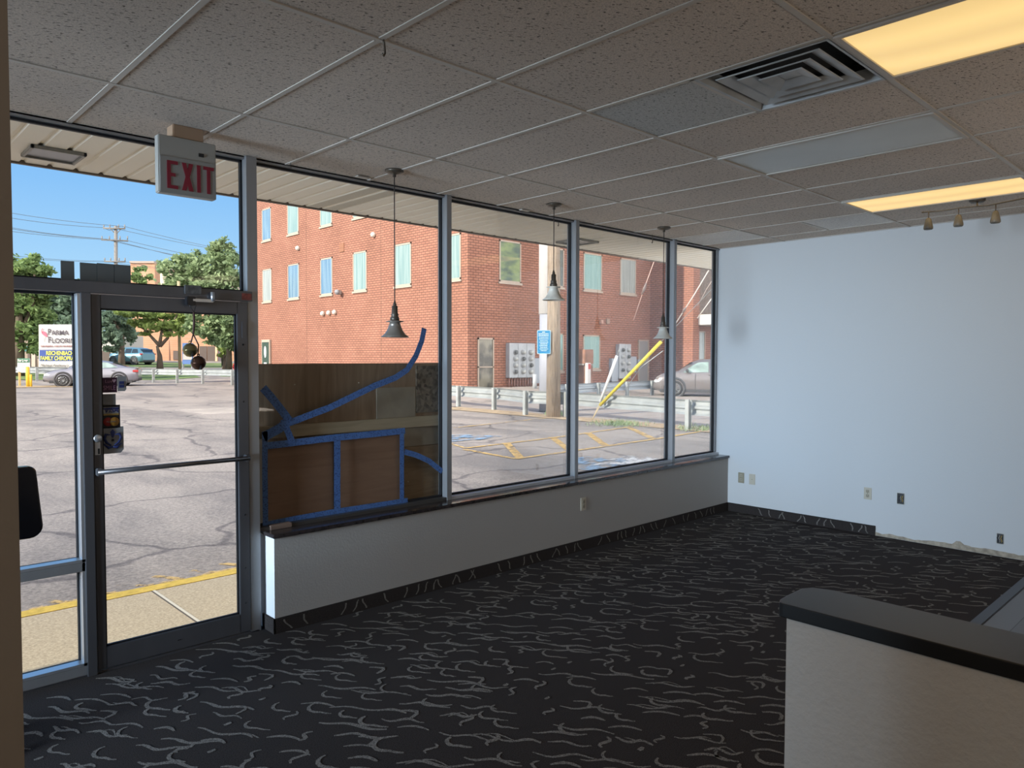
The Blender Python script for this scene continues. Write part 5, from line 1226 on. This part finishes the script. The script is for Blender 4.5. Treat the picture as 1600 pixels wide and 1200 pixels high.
line([(-40, 397, 70), (195, 409, 88), (400, 440, 100)], 'lower power line on the lowest crossarm', .02)

# ------------------------------------------------------------------ trees
def tree(name, lab, base, blobs, depth, n, leafm, trunk_r, limbs, ls=.22, group='trees across the street'):
    """base: (u, v) of the foot; blobs: (u, v, r_px_x, r_px_y); limbs: lists of (u, v)"""
    b0 = PD(*base, depth); z0_ = gz(b0.x, b0.y); b0.z = z0_
    t = thing(name, lab, 'tree', b0, 0, group); k = depth/FPX; mb = MB()
    hb = Vector((math.sin(YAW), math.cos(YAW), 0))
    for li in limbs:
        P_ = [b0 if i == 0 and li[0] == base else PD(u, v, depth)+hb*rnd.uniform(-.6, .6)*(i > 1) for i, (u, v) in enumerate(li)]
        r0 = trunk_r if li[0] == base else trunk_r*.55
        mb.tube(P_, [r0*(1-.7*i/(len(P_)-1)) for i in range(len(P_))], 8)
    mb.build('trunk', bark, t)
    mb = MB(); tot = sum(rx*ry for _, _, rx, ry in blobs)
    for (u, v, rx, ry) in blobs:
        c_ = PD(u, v, depth); m_ = int(n*rx*ry/tot); R_ = Vector((rx*k, (rx+ry)*.5*k, ry*k))
        cl = []
        for _ in range(max(6, m_//70)):
            d_ = Vector((rnd.gauss(0, 1), rnd.gauss(0, 1), rnd.gauss(0, 1))).normalized()*rnd.uniform(.45, 1)**.6; cl.append(d_)
        for _ in range(m_):
            q = rnd.choice(cl)+Vector((rnd.gauss(0, .17), rnd.gauss(0, .17), rnd.gauss(0, .13)))
            p_ = c_+_r0*(q.x*R_.x)+hb*(q.y*R_.y)+Vector((0, 0, q.z*R_.z))
            if p_.z < z0_+.4: continue
            a = Vector((rnd.gauss(0, 1), rnd.gauss(0, 1), rnd.gauss(0, .6))).normalized(); b_ = a.orthogonal().normalized(); b_ = (b_*math.cos(rnd.random()*6)+a.cross(b_)*math.sin(rnd.random()*6)); s = ls*rnd.uniform(.6, 1.25)
            vs = [mb.bm.verts.new(p_+a*s), mb.bm.verts.new(p_+b_*s*.5), mb.bm.verts.new(p_-a*s), mb.bm.verts.new(p_-b_*s*.5)]; mb.bm.faces.new(vs)
    o = mb.build('foliage', leafm, t); return t
tree('young_tree', 'slender bright green tree with a forked trunk behind the door glass', (250, 575), [(215, 497, 24, 12), (245, 500, 28, 18), (275, 500, 26, 16), (228, 515, 18, 9), (268, 518, 18, 14), (290, 505, 20, 22), (250, 485, 40, 10), (205, 488, 22, 8)], 62, 5200, leaf_a, .30,
     [[(250, 575), (249.5, 556), (250, 541)], [(250, 541), (238, 528), (222, 514), (208, 505)], [(250, 541), (262, 528), (270, 508), (282, 490)], [(249, 541), (252, 522), (250, 505)], [(228, 520), (226, 505)]], .21)
tree('leafy_tree', 'broad grey-green tree filling the right side of the door glass', (357, 577), [(320, 505, 30, 24), (350, 510, 32, 30), (365, 495, 28, 36), (335, 525, 26, 16), (345, 480, 44, 20), (310, 490, 24, 18), (370, 530, 22, 20)], 58, 7500, leaf_b, .30,
     [[(357, 577), (358, 555), (357, 530), (352, 505)], [(357, 545), (340, 525), (325, 510)], [(357, 535), (368, 515), (372, 500)]], .2)
tree('second_trunk_tree', 'small leaning tree with a pale trunk left of the broad grey-green tree', (350, 571), [(350, 548, 12, 10), (345, 535, 14, 10)], 63, 700, leaf_a, .2, [[(350, 571), (352, 560), (353, 545)], [(353, 545), (348, 538)]], .18)
tree('tall_tree', 'tall light green tree beside the brick building, above the header', (352, 570), [(350, 392, 22, 20), (338, 412, 26, 24), (362, 420, 24, 26), (290, 405, 20, 20), (270, 420, 22, 22), (305, 425, 26, 22), (350, 445, 44, 20), (300, 450, 44, 18)], 72, 9500, leaf_b, .34,
     [[(352, 570), (345, 480), (340, 440), (346, 400)], [(345, 470), (318, 440), (300, 410)], [(345, 470), (290, 440), (272, 422)], [(342, 450), (362, 425)]], .27)
tree('dark_oak', 'large dark tree behind the business sign', (190, 575), [(175, 505, 22, 22), (195, 520, 16, 20), (172, 535, 16, 14), (188, 490, 22, 14), (160, 515, 22, 26)], 66, 4200, leaf_d, .34, [[(190, 575), (190, 550), (188, 525), (180, 500)]], .24)
tree('left_tree', 'dense sunlit green tree at the far left behind the small sign', (28, 578), [(30, 415, 30, 22), (55, 425, 26, 18), (30, 470, 34, 26), (45, 500, 30, 30), (20, 520, 24, 24), (62, 470, 24, 22), (5, 440, 34, 40), (50, 530, 18, 22), (60, 548, 12, 14)], 50, 11500, leaf_c, .4, [[(28, 578), (30, 540), (35, 500), (40, 440)], [(30, 530), (50, 480), (60, 430)]], .2)
tree('shaded_tree', 'dark bluish tree behind the big white sign', (100, 575), [(95, 470, 34, 34), (115, 500, 30, 34), (80, 505, 28, 34), (130, 470, 30, 28), (100, 540, 30, 24)], 58, 7500, leaf_d, .5, [[(100, 575), (100, 530), (98, 480)]], .25)
tree('small_tree', 'small dark tree beside the distant brick block above the header', (222, 520), [(222, 428, 14, 12), (215, 440, 16, 10)], 110, 900, leaf_c, .3, [[(222, 520), (222, 450), (222, 430)]], .4)
# distant hedge line closes the horizon
for (u0, u1, v, dd, lab, lm) in ((-60, 60, 548, 95, 'far hedge at the left end of the street', leaf_c), (60, 210, 545, 100, 'far hedge behind the street and the silver car', leaf_d)):
    mb = MB(); hb = Vector((math.sin(YAW), math.cos(YAW), 0))
    for _ in range(2500):
        u = rnd.uniform(u0, u1); p_ = PD(u, rnd.uniform(v-18, 572), dd)+hb*rnd.uniform(-2, 2)
        a = Vector((rnd.gauss(0, 1), rnd.gauss(0, 1), rnd.gauss(0, 1))).normalized(); b_ = a.orthogonal().normalized(); s = .5; mb.bm.faces.new([mb.bm.verts.new(p_+a*s), mb.bm.verts.new(p_+b_*s*.6), mb.bm.verts.new(p_-a*s), mb.bm.verts.new(p_-b_*s*.6)])
    c_ = PD((u0+u1)/2, 575, dd); tag(rebase(mb.build('distant_hedge', lm), (c_.x, c_.y, gz(c_.x, c_.y))), lab, 'hedge')

# ================================================================== LIGHT
w = bpy.data.worlds.new('sky'); bpy.context.scene.world = w; w.use_nodes = True; nt = w.node_tree; bg = nt.nodes['Background']
tc = nt.nodes.new('ShaderNodeTexCoord'); sp = nt.nodes.new('ShaderNodeSeparateXYZ'); nt.links.new(tc.outputs['Generated'], sp.inputs[0])
r = nt.nodes.new('ShaderNodeValToRGB'); e = r.color_ramp.elements
e[0].position = 0.0; e[0].color = (.56, .78, .95, 1); e[1].position = .5; e[1].color = (.14, .38, .84, 1)
for p_, c_ in ((.08, (.42, .69, .95)), (.2, (.25, .53, .92)), (.30, (.18, .45, .88))): q = e.new(p_); q.color = (*c_, 1)
nt.links.new(sp.outputs[2], r.inputs[0])
hz = nt.nodes.new('ShaderNodeMapRange'); hz.inputs[1].default_value = -.05; hz.inputs[2].default_value = -.7; hz.inputs[3].default_value = 0; hz.inputs[4].default_value = 1
nt.links.new(sp.outputs[1], hz.inputs[0])
mxs = nt.nodes.new('ShaderNodeMix'); mxs.data_type = 'RGBA'; mxs.inputs[7].default_value = (3.1, 2.9, 2.8, 1)      # sky brightened on the unseen side, added fill for the shaded facade
nt.links.new(hz.outputs[0], mxs.inputs[0]); nt.links.new(r.outputs[0], mxs.inputs[6]); nt.links.new(mxs.outputs[2], bg.inputs[0]); bg.inputs[1].default_value = 1.15
def lamp(kind, name, loc, rot, energy, col, **k):
    l_ = bpy.data.lights.new(name, kind); l_.energy = energy; l_.color = col
    for a, b_ in k.items(): setattr(l_, a, b_)
    o = bpy.data.objects.new(name, l_); C.objects.link(o); o.location = loc; o.rotation_euler = rot; return o
el, az = math.radians(26), math.radians(9.3)
sd = Vector((-math.cos(az)*math.cos(el), math.sin(az)*math.cos(el), math.sin(el)))      # towards the sun
o = lamp('SUN', 'sun', (0, 0, 20), (0, 0, 0), 9.0, (1.0, .89, .75), angle=.009); o.rotation_euler = sd.to_track_quat('Z', 'Y').to_euler()
# added fill in place of daylight from the left, and the room's own ceiling lights behind the camera
o = lamp('AREA', 'west_fill', (-5.4, -.3, 1.6), (0, math.radians(-86), math.radians(4)), 84,  (.62, .80, 1.0), shape='RECTANGLE', size=1.8, size_y=1.6, spread=math.radians(52))
lamp('AREA', 'ceiling_fill', (-2.5, -5.5, .9), (math.radians(180), 0, 0), 38, (1.0, .88, .74), shape='RECTANGLE', size=1.2, size_y=1.2)  # added upward fill, lightens the ceiling from out of view
lamp('AREA', 'ceiling_fill_right', (3.6, -6.0, .9), (math.radians(180), 0, 0), 62, (1.0, .88, .74), shape='RECTANGLE', size=1.2, size_y=1.2)  # second added fill for the ceiling, also unseen
for x, y, pw in ((-2.6, -4.6, 34), (3.5, -6, 12)): lamp('AREA', 'room_light', (x, y, H-.05), (0, 0, 0), pw, (1.0, .80, .55), shape='RECTANGLE', size=.6, size_y=1.2)

sc = bpy.context.scene
sc.view_settings.view_transform = 'Standard'; sc.view_settings.look = 'None'; sc.view_settings.exposure = 0; sc.view_settings.gamma = 1
sc.cycles.use_denoising = True; sc.cycles.max_bounces = 8; sc.cycles.diffuse_bounces = 5; sc.cycles.transparent_max_bounces = 16; sc.cycles.sample_clamp_indirect = 6
sc.cycles.caustics_reflective = False; sc.cycles.caustics_refractive = False
